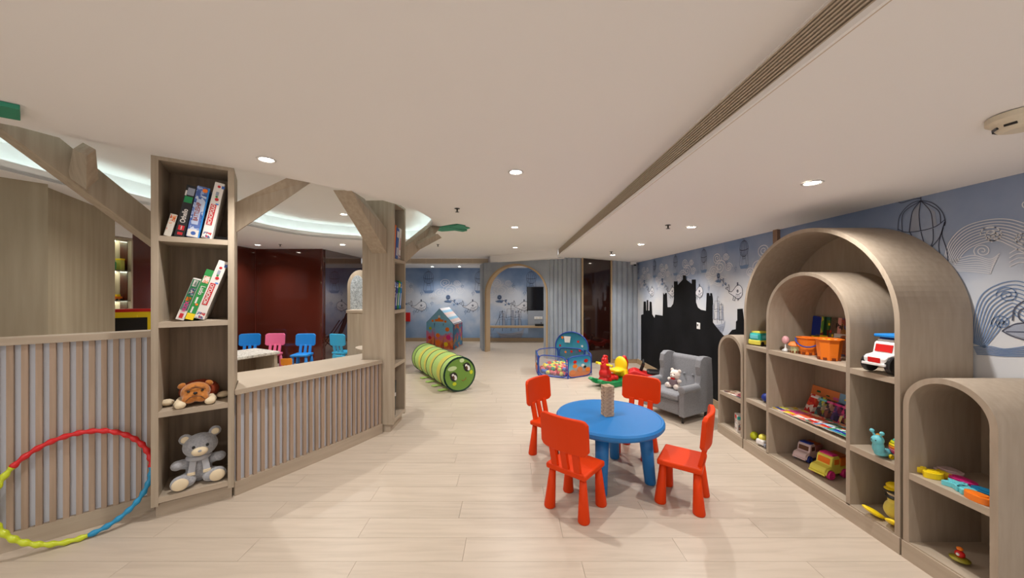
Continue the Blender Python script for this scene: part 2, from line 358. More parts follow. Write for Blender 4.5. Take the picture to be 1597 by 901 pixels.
# ---------------- curved grey padded wall with arch
wp = thing('wall_rear', '', 'wall'); del wp['label']; del wp['category']; wp['kind'] = 'structure'
A0 = Vector((-.655, 8.48, 0)); A1 = Vector((.80, 7.58, 0)); L = (A1-A0).length; ua = (A1-A0)/L; na = Vector((-ua.y, ua.x, 0))
def arch_pts(cx, hw, z0, zsp, top, n=20, e=2.0):
    p = [(cx-hw, z0)]
    for k in range(n+1):
        a = PI-PI*k/n; p.append((cx+hw*math.copysign(abs(math.cos(a))**(2/e), math.cos(a)), zsp+(top-zsp)*abs(math.sin(a))**(2/e)))
    p.append((cx+hw, z0)); return p
cxa = L/2; hwi = L/2-.05
inn = arch_pts(cxa, hwi, 0, 1.42, 2.07); out_ = arch_pts(cxa, hwi+.04, 0, 1.42, 2.11)
def la(u, z, o=0): return A0+ua*u+na*o+Vector((0, 0, z))
wallp = [(-.03, 0)] + [(-.03, 2.17), (L+.03, 2.17), (L+.03, 0)] + out_[::-1]
B().prism([la(u, z) for u, z in wallp], na*.14).build('arch_wall', GREY, wp)
B().prism([la(u, z, -.015) for u, z in out_+inn[::-1]], na*.17).build('arch_frame', M('frame_wood', (176, 150, 116), .5), wp)
# left return of the curved wall
def channels(a, b, n, z0, z1, depth=.03):
    a = Vector((a[0], a[1], 0)); b = Vector((b[0], b[1], 0)); u = (b-a)/n; nr = Vector((u.y, -u.x, 0)).normalized()
    for i in range(n):
        p = a+u*i; pts = [p-nr*.03]+[p+u*(.01+.98*(k/8))+nr*depth*math.sin(PI*k/8)**.6 for k in range(9)]+[p+u-nr*.03]
        B().prism([q+Vector((0, 0, z0)) for q in pts], (0, 0, z1-z0)).build('padded_channel', GREY, wp, smooth=False)
channels((-.82, 9.2), (-.70, 8.54), 3, 0, 2.165)
channels((.83, 7.56), (1.435, 7.17), 7, 0, 2.2)
channels((2.06, 7.12), (2.60, 7.12), 5, .085, 2.2)
B().box((2.33, 7.13, .042), (.54, .05, .085)).build('skirting', M('skirt_wood', (168, 144, 114), .6), wp)
B().box((1.1, 7.5, 1.1), (.9, .03, 2.2), rz=-.56).build('backing_board', GREY, wp)
# dark glass door
dr = thing('door_1', '', 'door'); del dr['label']; del dr['category']; dr['kind'] = 'structure'
dr.location = (1.75, 7.14, 0)
B().box((0, .02, 1.08), (.58, .02, 2.16)).build('glass_panel', DGLASS, dr)
for s in (-1, 1): B().box((s*.295, 0, 1.08), (.022, .08, 2.16)).build('door_frame', MATS['frame_wood'], dr)
B().box((-.25, -.01, .98), (.012, .03, .1)).build('handle', MET, dr)
# back room behind arch
struct(B().box((1.2, 10.2, .66), (1.45, .1, .5)).build('wall_bay', M('bay_grey', (150, 156, 166), .8)))
struct(B().box((WX-.005, 5.4, .0475), (.03, 3.5, .095)).build('baseboard_right', MATS['skirt_wood']))
struct(B().box((-1.3, BY-.01, .05), (7.9, .03, .1)).build('baseboard_back', MATS['skirt_wood']))
lg = B().box((.5, 10.02, .455), (2.6, .26, .05)).build('wall_ledge', MATS['frame_wood'], bevel=.005); tag(lg, 'pale wooden ledge running along the mural wall behind the arch', 'shelf')
tv = thing('television', 'black wall television seen through the arch on the grey bay', 'television', (.9, 10.24, .9))
B().box((0, -.02, .35), (.9, .04, .72)).build('bezel', BLACK, tv, bevel=.006); B().box((0, -.043, .36), (.87, .004, .67)).build('screen', M('tv_screen', (14, 14, 20), .12), tv)
toy('set_top_box', 'small black device on the ledge below the television', 'device', (.8, 10.0, .48), [pb('body', (0, 0, .03), (.26, .12, .05), BLACK), pb('antenna', (.05, 0, .08), (.02, .02, .06), BLACK)])
toy('wall_socket', 'white socket plate under the television', 'socket', (.78, 10.148, .65), [pb('plate', (0, -.004, .05), (.24, .008, .08), WHT), pb('outlet', (-.05, -.01, .05), (.05, .006, .05), PAPER), pb('outlet', (.05, -.01, .05), (.05, .006, .05), PAPER)])
# right wall extras
cs = [(0, 605), (15, 600), (17, 515), (32, 515), (34, 575), (38, 575), (38, 505), (47, 505), (48, 575), (56, 575), (57, 515), (70, 518), (74, 600), (90, 625), (95, 603), (145, 610), (148, 458), (156, 470), (163, 458), (172, 458), (176, 553), (200, 552), (215, 530), (220, 500), (220, 380), (243, 380), (245, 405), (280, 368), (280, 340), (300, 340), (302, 368), (340, 398), (340, 368), (366, 368), (367, 520), (380, 555), (400, 570), (435, 577), (440, 458), (455, 458), (460, 485), (464, 458), (475, 460), (480, 500), (480, 655), (550, 740), (565, 745), (585, 735), (610, 705), (635, 700), (636, 650), (645, 640), (645, 565), (680, 563), (700, 740)]
def rw(x, y):     # pixel -> point on right wall
    d = F*WX/(x-CX); return Vector((WX, d, H-(y-CY)/F*d))
cp = [rw(1000+a/4.291, 350+b/4.291) for a, b in cs]
cp = [Vector((WX, min(p.y, 7.1), p.z)) for p in cp]
cp += [Vector((WX, cp[-1].y, .09)), Vector((WX, cp[0].y, .09))]
B().prism([p+Vector((.002, 0, 0)) for p in cp], (-.006, 0, 0)).build('painted_silhouette', BLACKP, wr, label='black painted castle skyline on the mural')
sp_ = rw(1090.5, 508)
toy('light_switch', 'white switch plate on the black painted wall above the armchair', 'switch', (WX-.006, sp_.y, sp_.z-.04), [pb('plate', (-.004, 0, .04), (.008, .085, .08*1.1), WHT), pb('button', (-.01, .012, .05), (.005, .022, .028), M('switch_dark', (70, 70, 72)))])
toy('corner_sensor', 'small white sensor box high in the ceiling corner by the padded wall', 'sensor', (2.46, 7.02, 1.99), [pb('body', (0, 0, .05), (.1, .08, .055), WHT), pb('lens', (.02, -.04, .01), (.05, .02, .03), BLACK)])
struct(B().box((WX-.015, 3.36, 1.9), (.03, .055, .34)).build('trim_2', M('trim_wood', (132, 104, 84), .6)))
# ---------------- mural line art
def ribbon(mb, pts, w, closed=False):
    n = len(pts); L_ = []; R_ = []
    for i in range(n):
        a = pts[i-1] if (i or closed) else pts[i]; b = pts[(i+1) % n] if (i < n-1 or closed) else pts[i]
        tx, ty = b[0]-a[0], b[1]-a[1]; l = math.hypot(tx, ty) or 1; nx, ny = -ty/l*w/2, tx/l*w/2
        L_.append((pts[i][0]+nx, pts[i][1]+ny)); R_.append((pts[i][0]-nx, pts[i][1]-ny))
    for i in range(n if closed else n-1):
        j = (i+1) % n; mb.append([L_[i], L_[j], R_[j], R_[i]])
def ring(cx, cy, rx, ry, n=24, a0=0, a1=2*PI): return [(cx+rx*math.cos(a0+(a1-a0)*k/n), cy+ry*math.sin(a0+(a1-a0)*k/n)) for k in range(n+1)]
def m_balloon(w=.012):
    q = []
    for f in (1, .62, .2): ribbon(q, ring(0, 0, .23*f, .3, 28), w)
    ribbon(q, [(-.235, -.02), (-.1, -.06), (.1, -.06), (.235, -.02)], w*1.6); ribbon(q, [(-.08, -.3), (-.05, -.38), (.05, -.38), (.08, -.3)], w)
    for s in (-.24, -.12, .12, .24): ribbon(q, [(s*.8, -.1 if abs(s) > .2 else -.35), (s, -.62)], w*.7)
    ribbon(q, [(0, .3), (0, .38), (-.08, .37)], w)
    b = [[(-.25, -.6), (-.1, -.62), (.1, -.6), (.27, -.62), (.17, -.74), (-.17, -.74)]]
    return [(q, 'i'), (b, 'b')]
def m_whale(w=.014):
    q = []; body = [(.46, .0), (.42, .15), (.28, .24), (.12, .2), (-.02, .08), (-.16, .0), (-.3, .02), (-.28, -.04), (-.14, -.1), (.0, -.16), (.16, -.24), (.32, -.22), (.43, -.12)]
    sp_ = [(p.x, p.y) for p in spline([(a, b, 0) for a, b in body], 4, True)]; ribbon(q, sp_, w, True)
    ribbon(q, [(p.x, p.y) for p in spline([(-.29, .02, 0), (-.4, .1, 0), (-.5, .12, 0), (-.42, .18, 0), (-.34, .14, 0), (-.32, .28, 0), (-.26, .16, 0), (-.28, .0, 0)], 3)], w)
    ribbon(q, ring(.2, .03, .035, .035, 10), w*1.8); ribbon(q, [(.1, -.08), (.25, -.1), (.4, -.02)], w)
    for k in range(5): ribbon(q, [(.08+k*.06, -.12), (.1+k*.06, -.21)], w*.7)
    ribbon(q, [(.0, -.14), (-.08, -.3), (.03, -.32), (.08, -.2)], w); ribbon(q, [(.2, -.23), (.2, -.32), (.27, -.23)], w)
    ribbon(q, [(.2, .24), (.2, .34)], w*3)
    return [([sp_], 'w'), (q, 'i')]
def m_cloud(w=.02, seed=1):
    rr = random.Random(seed); q = []
    for (cx, cy, r, dr) in ((0, 0, .3, 1), (.42, .14, .38, 1), (.25, .5, .3, -1), (.95, .1, .22, 1), (-.35, -.12, .22, -1), (.8, .5, .18, -1)):
        pts = []
        for k in range(40):
            a = k/40*4.6*PI*dr+rr.random()*.02; rad = r*(1-k/44); pts.append((cx+rad*math.cos(a), cy+rad*.75*math.sin(a)))
        ribbon(q, pts, w)
    for k in range(7):
        y0 = -.22-.05*k; ribbon(q, [(x*.1-.5+.05*k, y0+.04*math.sin(x*.9+k)) for x in range(14-k)], w*.8)
    return [(q, 'w')]
def m_diver(w=.012):
    q = []; b = [ring(0, 0, .09, .1, 14)[:-1], [(-.18, -.16), (.0, -.1), (.16, -.14), (.1, -.22), (-.1, -.2)], [(.2, -.1), (.3, -.08), (.26, -.2)], [(.32, -.2), (.42, -.24), (.36, -.32)], [(.22, -.24), (.28, -.3), (.2, -.34)]]
    ribbon(q, ring(0, 0, .05, .055, 12), w*1.4); ribbon(q, [(.08, -.1), (.2, -.14), (.3, -.26), (.42, -.3)], w)
    return [(b, 'b'), (q, 'i')]
def m_ship(w=.014):
    q = []; g = [[(-.62, -.5), (-.4, -.6), (0, -.58), (.4, -.5), (.55, -.35), (.5, -.62), (.35, -.85), (-.3, -.88), (-.45, -.72)]]
    for x, h in ((-.35, .35), (0, .55), (.3, .35)): ribbon(q, [(x, -.5), (x, h)], w*1.4)
    for x, h, ww in ((-.35, .3, .14), (0, .42, .2), (.3, .28, .14)):
        for z0, z1 in ((-.38, -.02), (.04, h)):
            ribbon(q, [(x-ww, z0), (x-ww*.8, z1), (x+ww*.8, z1), (x+ww, z0), (x, z0+.06), (x-ww, z0)], w)
        g.append([(x+.02, -.36), (x+.02, h-.05), (x+ww*.6, h-.05), (x+ww*.75, -.34)])
    ribbon(q, [(-.35, .35), (-.75, -.5)], w); ribbon(q, [(0, .55), (.12, .6), (0, .62)], w)
    for k in range(4): ribbon(q, [(-.5, -.62-.05*k), (0, -.7-.04*k), (.45, -.6-.05*k)], w*.8)
    return [(g, 'g'), (q, 'i')]
def m_mark(w=.012):
    q = []; ribbon(q, [(-.05, 0), (0, .12), (.05, 0), (-.05, 0)], w); ribbon(q, [(-.06, .04), (.06, .06)], w); ribbon(q, [(0, 0), (-.02, -.08)], w); return [(q, 'b')]
def put(motif, name, mapf, parent, ou, ov, s, flip=1, su=1):
    mats = {'i': INK, 'b': INKB, 'w': INKW, 'g': INKG}
    for qi, (faces, kk) in enumerate(motif):
        bm = bmesh.new()
        for f in faces: 
            try: bm.faces.new([bm.verts.new(mapf(ou+flip*su*s*x, ov+s*y, .0006*qi)) for x, y in f])
            except ValueError: pass
        me = bpy.data.meshes.new(name); bm.to_mesh(me); bm.free(); me.materials.append(mats[kk])
        o = bpy.data.objects.new(name, me); C.objects.link(o); o.parent = parent
bmap = lambda u, v, o: Vector((u, BY-.003-o, v))
rmap = lambda u, v, o: Vector((WX-.003-o, -u, v))    # u to the right in view
for k, x in enumerate((-3.98, -2.46, -.94, .58)):
    put(m_balloon(.014), 'mural_balloon', bmap, wb, x, 1.88, .62)
    put(m_whale(.02), 'mural_whale', bmap, wb, x-.33, 1.04, .58)
    put(m_cloud(.022, k), 'mural_cloud', bmap, wb, x+.35, 1.42, .62)
    put(m_diver(.016), 'mural_diver', bmap, wb, x+.58, 1.3, .75)
    for dx, dz in ((-.3, 1.4), (.0, 1.1), (-.15, .95), (1.0, .85), (.9, 1.6)): put(m_mark(), 'mural_star', bmap, wb, x+dx+.1, dz, .8)
put(m_ship(.012), 'mural_ship', bmap, wb, -.02, .66, .72)
put(m_ship(.012), 'mural_ship', bmap, wb, -.98+.25, .1+.2, .3)
for k in range(6):
    yb = 7.07-.805*k
    if yb > 3.5:
        put(m_balloon(.016), 'mural_balloon', rmap, wr, -yb, 1.94, .3)
        put(m_cloud(.024, k+9), 'mural_cloud', rmap, wr, -yb+.22, 1.72, .33)
        put(m_diver(.02), 'mural_diver', rmap, wr, -yb+.33, 1.66, .4)
        put(m_whale(.024), 'mural_whale', rmap, wr, -yb-.17, 1.46, .32)
        for dx, dz in ((-.14, 1.72), (.12, 1.5), (.5, 1.8)): put(m_mark(), 'mural_star', rmap, wr, -yb+dx, dz, .4)
put(m_ship(.014), 'mural_ship', rmap, wr, -4.35, 1.22, .3)
def pxart(name, lines, w, mat, polys=(), parent=None, lay=0):
    q = []
    for l in lines:
        sp_ = spline([(a, b, 0) for a, b in l], 8); ww = [rw(p.x, p.y) for p in sp_]; ribbon(q, [(-p.y, p.z) for p in ww], w)
    put([(q, mat)], name, lambda u, v, o: rmap(u, v, lay*.0006), wr, 0, 0, 1)
    if polys:
        put([([[(-rw(a, b).y, rw(a, b).z) for a, b in p] for p in polys], 'g')], name, rmap, wr, 0, 0, 1)
pxart('mural_balloon', [[(1401, 359), (1404, 337), (1419, 319), (1437, 313), (1456, 317), (1470, 330), (1475, 345), (1474, 352)], [(1401, 357), (1415, 362), (1440, 359), (1460, 353), (1475, 342)],
    [(1437, 313), (1424, 330), (1419, 362)], [(1437, 313), (1434, 335), (1437, 360)], [(1437, 313), (1452, 330), (1456, 354)], [(1437, 313), (1410, 332), (1408, 360)], [(1437, 313), (1464, 328), (1468, 348)],
    [(1402, 360), (1420, 372), (1448, 389)], [(1420, 362), (1430, 378), (1449, 389)], [(1456, 356), (1456, 375), (1450, 389)], [(1474, 346), (1466, 370), (1450, 389)], [(1437, 361), (1442, 378), (1449, 389)],
    [(1475, 345), (1470, 365), (1478, 392), (1480, 420)], [(1472, 355), (1465, 380), (1468, 402)], [(1437, 313), (1437, 307)], [(1437, 309), (1424, 311), (1408, 316), (1402, 315)], [(1468, 402), (1480, 420)]], .0045, 'i', [[(1437, 314), (1424, 330), (1420, 360), (1434, 361), (1434, 335)], [(1437, 314), (1452, 330), (1455, 353), (1462, 351), (1459, 330)]], lay=1)
W_ = []; B_ = []
for k in range(9):
    W_.append([(1474+2*k, 400+1.5*k), (1483+3*k, 375+2*k), (1505+3*k, 354+3.2*k), (1540+2*k, 343+4*k), (1575, 342+5*k), (1610, 352+6*k)])
for k in range(8):
    W_.append([(1478+k, 408+2*k), (1500+2*k, 402+3*k), (1520+3*k, 398+4*k), (1545, 404+3.2*k), (1560-2*k, 395+4*k)])
def spir(cx, cy, r, turns, st=0, sq=.75):
    return [(cx+r*(1-k/22)*math.cos(st+turns*2*PI*k/20), cy+sq*r*(1-k/22)*math.sin(st+turns*2*PI*k/20)) for k in range(21)]
W_ += [spir(1548, 366, 19, 2, 3), spir(1553, 370, 11, 1.4, 2), spir(1533, 391, 14, 2, 2.5), spir(1597, 372, 14, 2, 1), spir(1603, 318, 10, 1, 1.5)]
for k in range(4): W_.append([(1575, 395+7*k), (1590, 388+7*k), (1610, 392+6*k)])
pxart('mural_cloud', W_, .0045, 'w')
for k in range(10):
    B_.append([(1518+2*k, 535+.8*k), (1521+4*k, 490+3*k), (1532+4*k, 460+4.5*k), (1556+3*k, 444+5*k), (1585, 438+6*k), (1612, 445+7*k)])
for k in range(6):
    B_.append([(1519+k, 541+2.2*k), (1545, 540+2.6*k), (1570, 544+2.2*k), (1610, 538+3.4*k)])
B_ += [spir(1572, 460, 18, 2, 3), spir(1562, 503, 16, 2, 2.6), spir(1566, 505, 9, 1, 2)]
pxart('mural_cloud', B_, .005, 'b')
pxart('mural_airship', [[(1564, 516), (1585, 505), (1612, 503)], [(1564, 516), (1580, 524), (1612, 534)], spir(1600, 488, 19, 1, 0, 1)[:19], [(1580, 500), (1584, 480), (1600, 468)], [(1570, 517), (1612, 518)]], .006, 'i', [[(1565, 516), (1585, 506), (1612, 504), (1612, 532), (1582, 523)]], lay=1)
# ================================================================== LIGHT FIXTURES
LENS = M('lamp_lens', (255, 244, 226), .5, emit=30)
def downlight(x, y, z, label, power=SPOT, grp='recessed ceiling downlights', ang=2.3, blend=.9):
    t = thing('ceiling_downlight', label, 'light', (x, y, z), 0, grp)
    B().lathe([(.052, 0), (.056, -.004), (.046, -.006), (.04, -.002), (.04, 0)], seg=24).build('trim_ring', WHITE, t, smooth=True)
    B().lathe([(.038, .0), (.038, -.003)], seg=24).build('lens', LENS, t)
    ld = bpy.data.lights.new('downlight_lamp', 'SPOT'); ld.energy = power; ld.spot_size = ang; ld.spot_blend = blend; ld.shadow_soft_size = .022
    ld.color = (1, .98, .95)
    lo = bpy.data.objects.new('downlight_lamp', ld); C.objects.link(lo); lo.location = (0, 0, -.012); lo.parent = t
    return t
DL = [(-1.62, 2.29, ZC, 'downlight on the ceiling just right of the tall bookcase top'), (.03, 2.53, ZC, 'downlight at the middle of the main ceiling'),
      (.04, 4.69, ZC, 'downlight on the main ceiling, second in the central row'), (.07, 6.83, ZC, 'farthest downlight of the central ceiling row'),
      (1.83, 2.11, zs(1.83), 'nearest downlight in the low ceiling above the arched shelves'), (1.84, 3.55, zs(1.84), 'downlight in the low ceiling above the armchair'),
      (1.81, 4.85, zs(1.81), 'third downlight in the low ceiling row toward the padded wall'), (1.82, 6.25, zs(1.82), 'farthest downlight in the low ceiling by the sprinkler'),
      (-2.42, 5.0, ZR, 'downlight inside the curved ceiling recess'), (-2.9, 3.35, ZR, 'added downlight in the ceiling recess, unseen behind the tall bookcase'), (-3.13, 6.42, ZC, 'downlight behind the recess near the mirrored dark wall'),  # lamp behind the tall bookcase is added to brighten the panelled walls
      (-4.72, 6.45, ZC, 'downlight above the toy chairs in the dark red alcove'), (-4.6, 5.6, ZC, 'downlight above the speckled table alcove'),
      (-2.2, 9.62, 2.165, 'left downlight of the pair before the mural wall'), (-1.45, 9.62, 2.165, 'right downlight of the pair before the mural wall'),
      (.4, 9.4, 2.165, 'downlight in the room behind the arch')]
for x, y, z, lab in DL:
    downlight(x, y, z, lab, SPOT*(.6 if y > 9 else 1.0 if x < -4 else 1.6 if (x < -2.8 and y < 4) else 1.5 if y > 4 else 1))
for x, y in ((0, .3), (-1.9, .6), (1.83, .6), (0, -1.8), (-1.9, -1.6), (1.83, -1.2), (-3.6, .2)):  # out-of-view lamps added around and behind the camera to brighten the room
    downlight(x, y, zs(x) if x > .95 else ZC, 'added unseen downlight in the ceiling above the viewpoint', SPOT*(.62 if y > -1 else 1))
def sprinkler(p, label):
    t = thing('sprinkler', label, 'sprinkler', p, 0, 'ceiling sprinkler heads')
    B().lathe([(.028, 0), (.028, -.004), (.008, -.006), (.007, -.03), (.003, -.034)], seg=14).build('body', MET, t)
    B().lathe([(.02, -.036), (.022, -.038), (.002, -.04)], seg=12).build('deflector', MET, t)
for (x, y, lab, z) in ((713, 325, 'sprinkler on the main ceiling right of the slim bookcase', ZC), (683, 381, 'sprinkler on the main ceiling beyond the green leaves', ZC), (437, 381, 'sprinkler above the dark red alcove', ZC)):
    sprinkler(onz(x, y, z), lab)
for (X, Y, lab) in ((1.6, 3.55, 'sprinkler in the low ceiling left of the armchair downlight'), (1.68, 5.85, 'sprinkler in the low ceiling near the farthest downlight')):
    sprinkler((X, Y, zs(X)), lab)
sd = thing('smoke_detector', 'round cream smoke detector on the low ceiling at the right', 'detector', (1.9, 1.29, zs(1.9)+.003))
B().lathe([(.085, 0), (.085, -.02), (.075, -.028)], seg=40).build('base', M('detector_cream', (216, 206, 186), .5), sd, smooth=False)
sdc = B().lathe([(.074, -.028), (.068, -.036), (.058, -.052), (.04, -.058)], seg=40).build('cover', MATS['detector_cream'], sd)
vm = B()
for k in range(8):
    a = 2*PI*k/8+.2
    vm.box((.064*math.cos(a), .064*math.sin(a), -.043), (.006, .03, .008), rz=a, ry=0)
vm.build('vent_slot', BLACK, sdc)
# ================================================================== JOINERY
def rotm(u):   # rz from direction
    return math.atan2(u[1], u[0])
def bookcase(L0, ang, w, dep, ztop, shelves, label, name='bookcase'):
    t = thing(name, label, 'bookcase', (L0[0], L0[1], 0), ang)
    th = .035
    B().box((w/2, dep/2+.015, .04), (w-.03, dep-.05, .08)).build('plinth', WOODH, t)
    for x in (th/2, w-th/2): B().box((x, dep/2, (ztop+.08)/2), (th, dep, ztop-.08)).build('side_panel', WOOD, t, bevel=.0015)
    B().box((w/2, dep-.01, (ztop+.08)/2), (w-2*th, .02, ztop-.08)).build('back_panel', M('wood_inner', (118, 98, 78), .6, noise=((140, 120, 98), (26, 26, 1.4), 5)), t)
    B().box((w/2, dep/2, ztop-.012), (w-2*th, dep, .024)).build('top_panel', WOOD, t)
    for z in shelves: B().box((w/2, (dep-.02)/2, z-th/2), (w-2*th, dep-.02, th)).build('shelf', WOODH, t)
    return t
SH = [1.823, 1.263, .685, .135]
LB = Vector((-2.30, 2.21)); RB = Vector((-1.96, 2.45)); w1 = (RB-LB).length; ang1 = rotm(RB-LB)
bc1 = bookcase(LB, ang1, w1, .33, ZC-.002, SH, 'tall tree-trunk wooden bookcase with board games, plush dog and grey bear')
bc2 = bookcase((-1.225, 3.60), PI/2-.03, .37, .33, 2.41, [1.81, 1.267, .70, .135], 'slim tree-trunk wooden bookcase beside the curved counter')
def inb(bc, x, y, z): return bc.matrix_basis @ Vector((x, y, z))
bpy.context.view_layer.update()
def beam(p0, p1, side, h, mat=WOOD, name='branch'):
    p0 = Vector(p0); p1 = Vector(p1); s = Vector(side); u = Vector((0, 0, h))
    return B().hexa([p0, p1, p1+s, p0+s, p0+u, p1+u, p1+s+u, p0+s+u]).build(name, mat)
def tagb(o, lab): return tag(o, lab, 'beam', 'wooden tree branches under the ceiling')
# big left branch (thing with stub)
br = thing('tree_branch', 'long wooden tree branch with a stub rising left from the tall bookcase', 'beam', tuple(P(237, 376, 2.42)), 0, 'wooden tree branches under the ceiling')
o = br.location.copy()
E2a = P(255, 389, 2.47); E2b = Vector((-2.72, 1.80, 2.36))
def rel(mb, name, mat, par, off):
    for v in mb.bm.verts: v.co -= off
    return mb.build(name, mat, par, bevel=.002)
sd_ = Vector((-.1, .036, 0)); up = Vector((0, 0, .2))
tB = E2b; frac = (tB.z-.2-E2a.z)/(tB.z-E2a.z)
E1b = E2a+(E2b-E2a)*frac+up
m = B(); loopr = [E2a, E2b, E1b, E2a+up]; m.prism(loopr, sd_)
rel(m, 'limb', WOOD, br, o)
sb = [P(135, 296, 2.03), P(154, 279, 2.07), P(128, 262, 2.2), P(105, 275, 2.07), P(135, 243, 1.95), P(149.5, 233, 1.98), P(129.5, 222, 2.06), P(113.5, 232, 2.0)]
rel(B().hexa(sb), 'stub', WOOD, br, o)
# branch right of tall bookcase
q = [P(362, 366, 2.60), P(490, 284.5, 2.80), P(455, 277.5, 2.69), P(362, 318, 2.58)]
q = [q[0], q[1]+Vector((0, 0, .02)), q[2]+Vector((0, 0, .02)), q[3]]
tagb(B().prism(q, (-.07, .075, 0)).build('tree_branch', WOOD, bevel=.002), 'flat wooden tree branch rising right from the tall bookcase')
p0 = Vector((-1.294, 3.60, 1.858)); p1 = Vector((-1.39, 3.0, 2.34))
b3 = B().prism([p0, p1, p1+Vector((.0, .28, 0)), p0+Vector((0, 0, .245))], (-.155, 0, 0)).build('tree_branch', WOOD, bevel=.002); tagb(b3, 'wooden tree branch leaning left from the front of the slim bookcase')
t4 = thing('tree_branch', 'forked wooden tree branch right of the slim bookcase by green leaves', 'beam', tuple(P(639, 395, 4.02)), 0, 'wooden tree branches under the ceiling'); o4_ = t4.location.copy()
pl = [P(633, 384, 3.98), P(673, 351, 4.60), P(688, 352.5, 4.66), P(677, 367, 4.45), P(656, 388, 4.28), P(633, 409, 3.98)]
rel(B().prism(pl, (-.09, .04, 0)), 'limb', WOOD, t4, o4_)
pl = [P(650, 382, 4.17), P(683, 364.5, 4.25), P(689, 370.5, 4.27), P(656, 388.5, 4.17)]
rel(B().prism(pl, (-.08, .04, .01)), 'stub', WOOD, t4, o4_)
# green leaf plates on the ceiling
def leafplate(px, z, th, name, label, mat):
    pts = [onz(a, b, z) for a, b in px]; t = thing(name, label, 'leaf panel', tuple(pts[0]), 0, 'green leaf panels fixed to the ceiling')
    m = B().prism(pts, (0, 0, th)); rel(m, 'panel', mat, t, t.location.copy()); return t
def z8(l): return [(560+a/6.435, 300+b/6.435) for a, b in l]
t = leafplate(z8([(680, 364), (735, 352), (820, 349), (985, 323), (1068, 338), (1062, 350), (1113, 361), (1082, 370), (1085, 386), (1040, 396), (960, 384), (830, 393), (760, 380)]), ZC-.014, .01, 'leaf_panel', 'jagged green leaf panel on the ceiling beyond the forked branch', LEAF)
for l in ([(830, 356), (905, 345), (990, 366), (1082, 386)], [(985, 325), (905, 345)], [(990, 366), (1080, 371)]):
    pts = [onz(a, b, ZC-.0145) for a, b in z8(l)]; rel(B().tube(pts, .004, 4), 'leaf_edge', LEAFD, t, t.location.copy())
t = leafplate([(-60, 152), (31, 171), (32, 188.5), (-60, 172)], ZC-.024, .022, 'leaf_panel', 'green leaf panel on the ceiling at the upper left corner', LEAF)
# ---------- slatted half walls
def slat_wall(pts, ztop, zbase, n, label, capth=.04, deep=.12):
    pts = spline([(a, b, 0) for a, b in pts], 8); cum = [0]
    for a, b in zip(pts, pts[1:]): cum.append(cum[-1]+(b-a).length)
    Lt = cum[-1]
    def at(s):
        for i in range(len(pts)-1):
            if s <= cum[i+1]+1e-9:
                t_ = (pts[i+1]-pts[i]).normalized(); return pts[i]+t_*(s-cum[i]), t_
        return pts[-1], (pts[-1]-pts[-2]).normalized()
    t = thing('slatted_half_wall', label, 'partition', tuple(pts[0])); o = pts[0].copy()
    ins = [p for p in pts]
    nr = [Vector((-at(c)[1].y, at(c)[1].x, 0)) for c in cum]      # inward (away from camera side)
    def band(name, a, b, z0, z1, mat):
        m = B(); v = []
        for p, q in zip(pts, nr): v.append([m.bm.verts.new(p+q*a+Vector((0, 0, z0))-o), m.bm.verts.new(p+q*b+Vector((0, 0, z0))-o), m.bm.verts.new(p+q*b+Vector((0, 0, z1))-o), m.bm.verts.new(p+q*a+Vector((0, 0, z1))-o)])
        for x, y_ in zip(v, v[1:]):
            for k in range(4): m.bm.faces.new([x[k], x[(k+1) % 4], y_[(k+1) % 4], y_[k]])
        m.bm.faces.new(v[0]); m.bm.faces.new(v[-1][::-1]); return m.build(name, mat, t)
    band('core_panel', .028, deep*.66, 0.01, ztop-.001, PANELW)
    band('base_rail', 0, .03, 0, zbase, WOODH)
    band('cap', -.012, deep, ztop-capth, ztop, WOODH)
    for k in range(n):
        p, d = at(Lt*(k+.5)/n)
        B().box((p-o)+Vector((-d.y, d.x, 0))*.016+Vector((0, 0, (ztop-capth+zbase)/2)), (.0235, .024, ztop-capth-zbase), rz=rotm(d)).build('slat', SLAT, t)
    return t
slat_wall([(-3.25, 1.57), (-2.84, 1.935), (-2.395, 2.327)], 1.2, .1, 23, 'taller slatted half wall left of the tall bookcase with a hoop leaning on it')
slat_wall([(-1.977, 2.478), (-1.73, 2.875), (-1.53, 3.21), (-1.335, 3.585)], .73, .1, 25, 'curved slatted half wall between the two tree bookcases', capth=.006, deep=.045)
ct = B().prism([(a, b, .73) for a, b in [(-1.972, 2.47), (-1.74, 2.865), (-1.54, 3.20), (-1.335, 3.575), (-1.56, 3.585), (-1.56, 3.98)]+[(p.x, p.y) for p in spline([(-1.50, 4.0, 0), (-1.42, 4.2, 0), (-1.5, 4.5, 0), (-1.75, 4.62, 0), (-1.98, 4.5, 0), (-1.93, 4.3, 0), (-1.72, 4.12, 0), (-1.70, 3.95, 0), (-1.9, 3.65, 0), (-2.15, 3.3, 0), (-2.42, 2.97, 0), (-2.46, 2.88, 0)], 4)]+[(-2.153, 2.735)]], (0, 0, .03)).build('counter_top', WOODH, bevel=.002)
tag(ct, 'curved pale wooden counter top over the slatted half wall', 'counter')
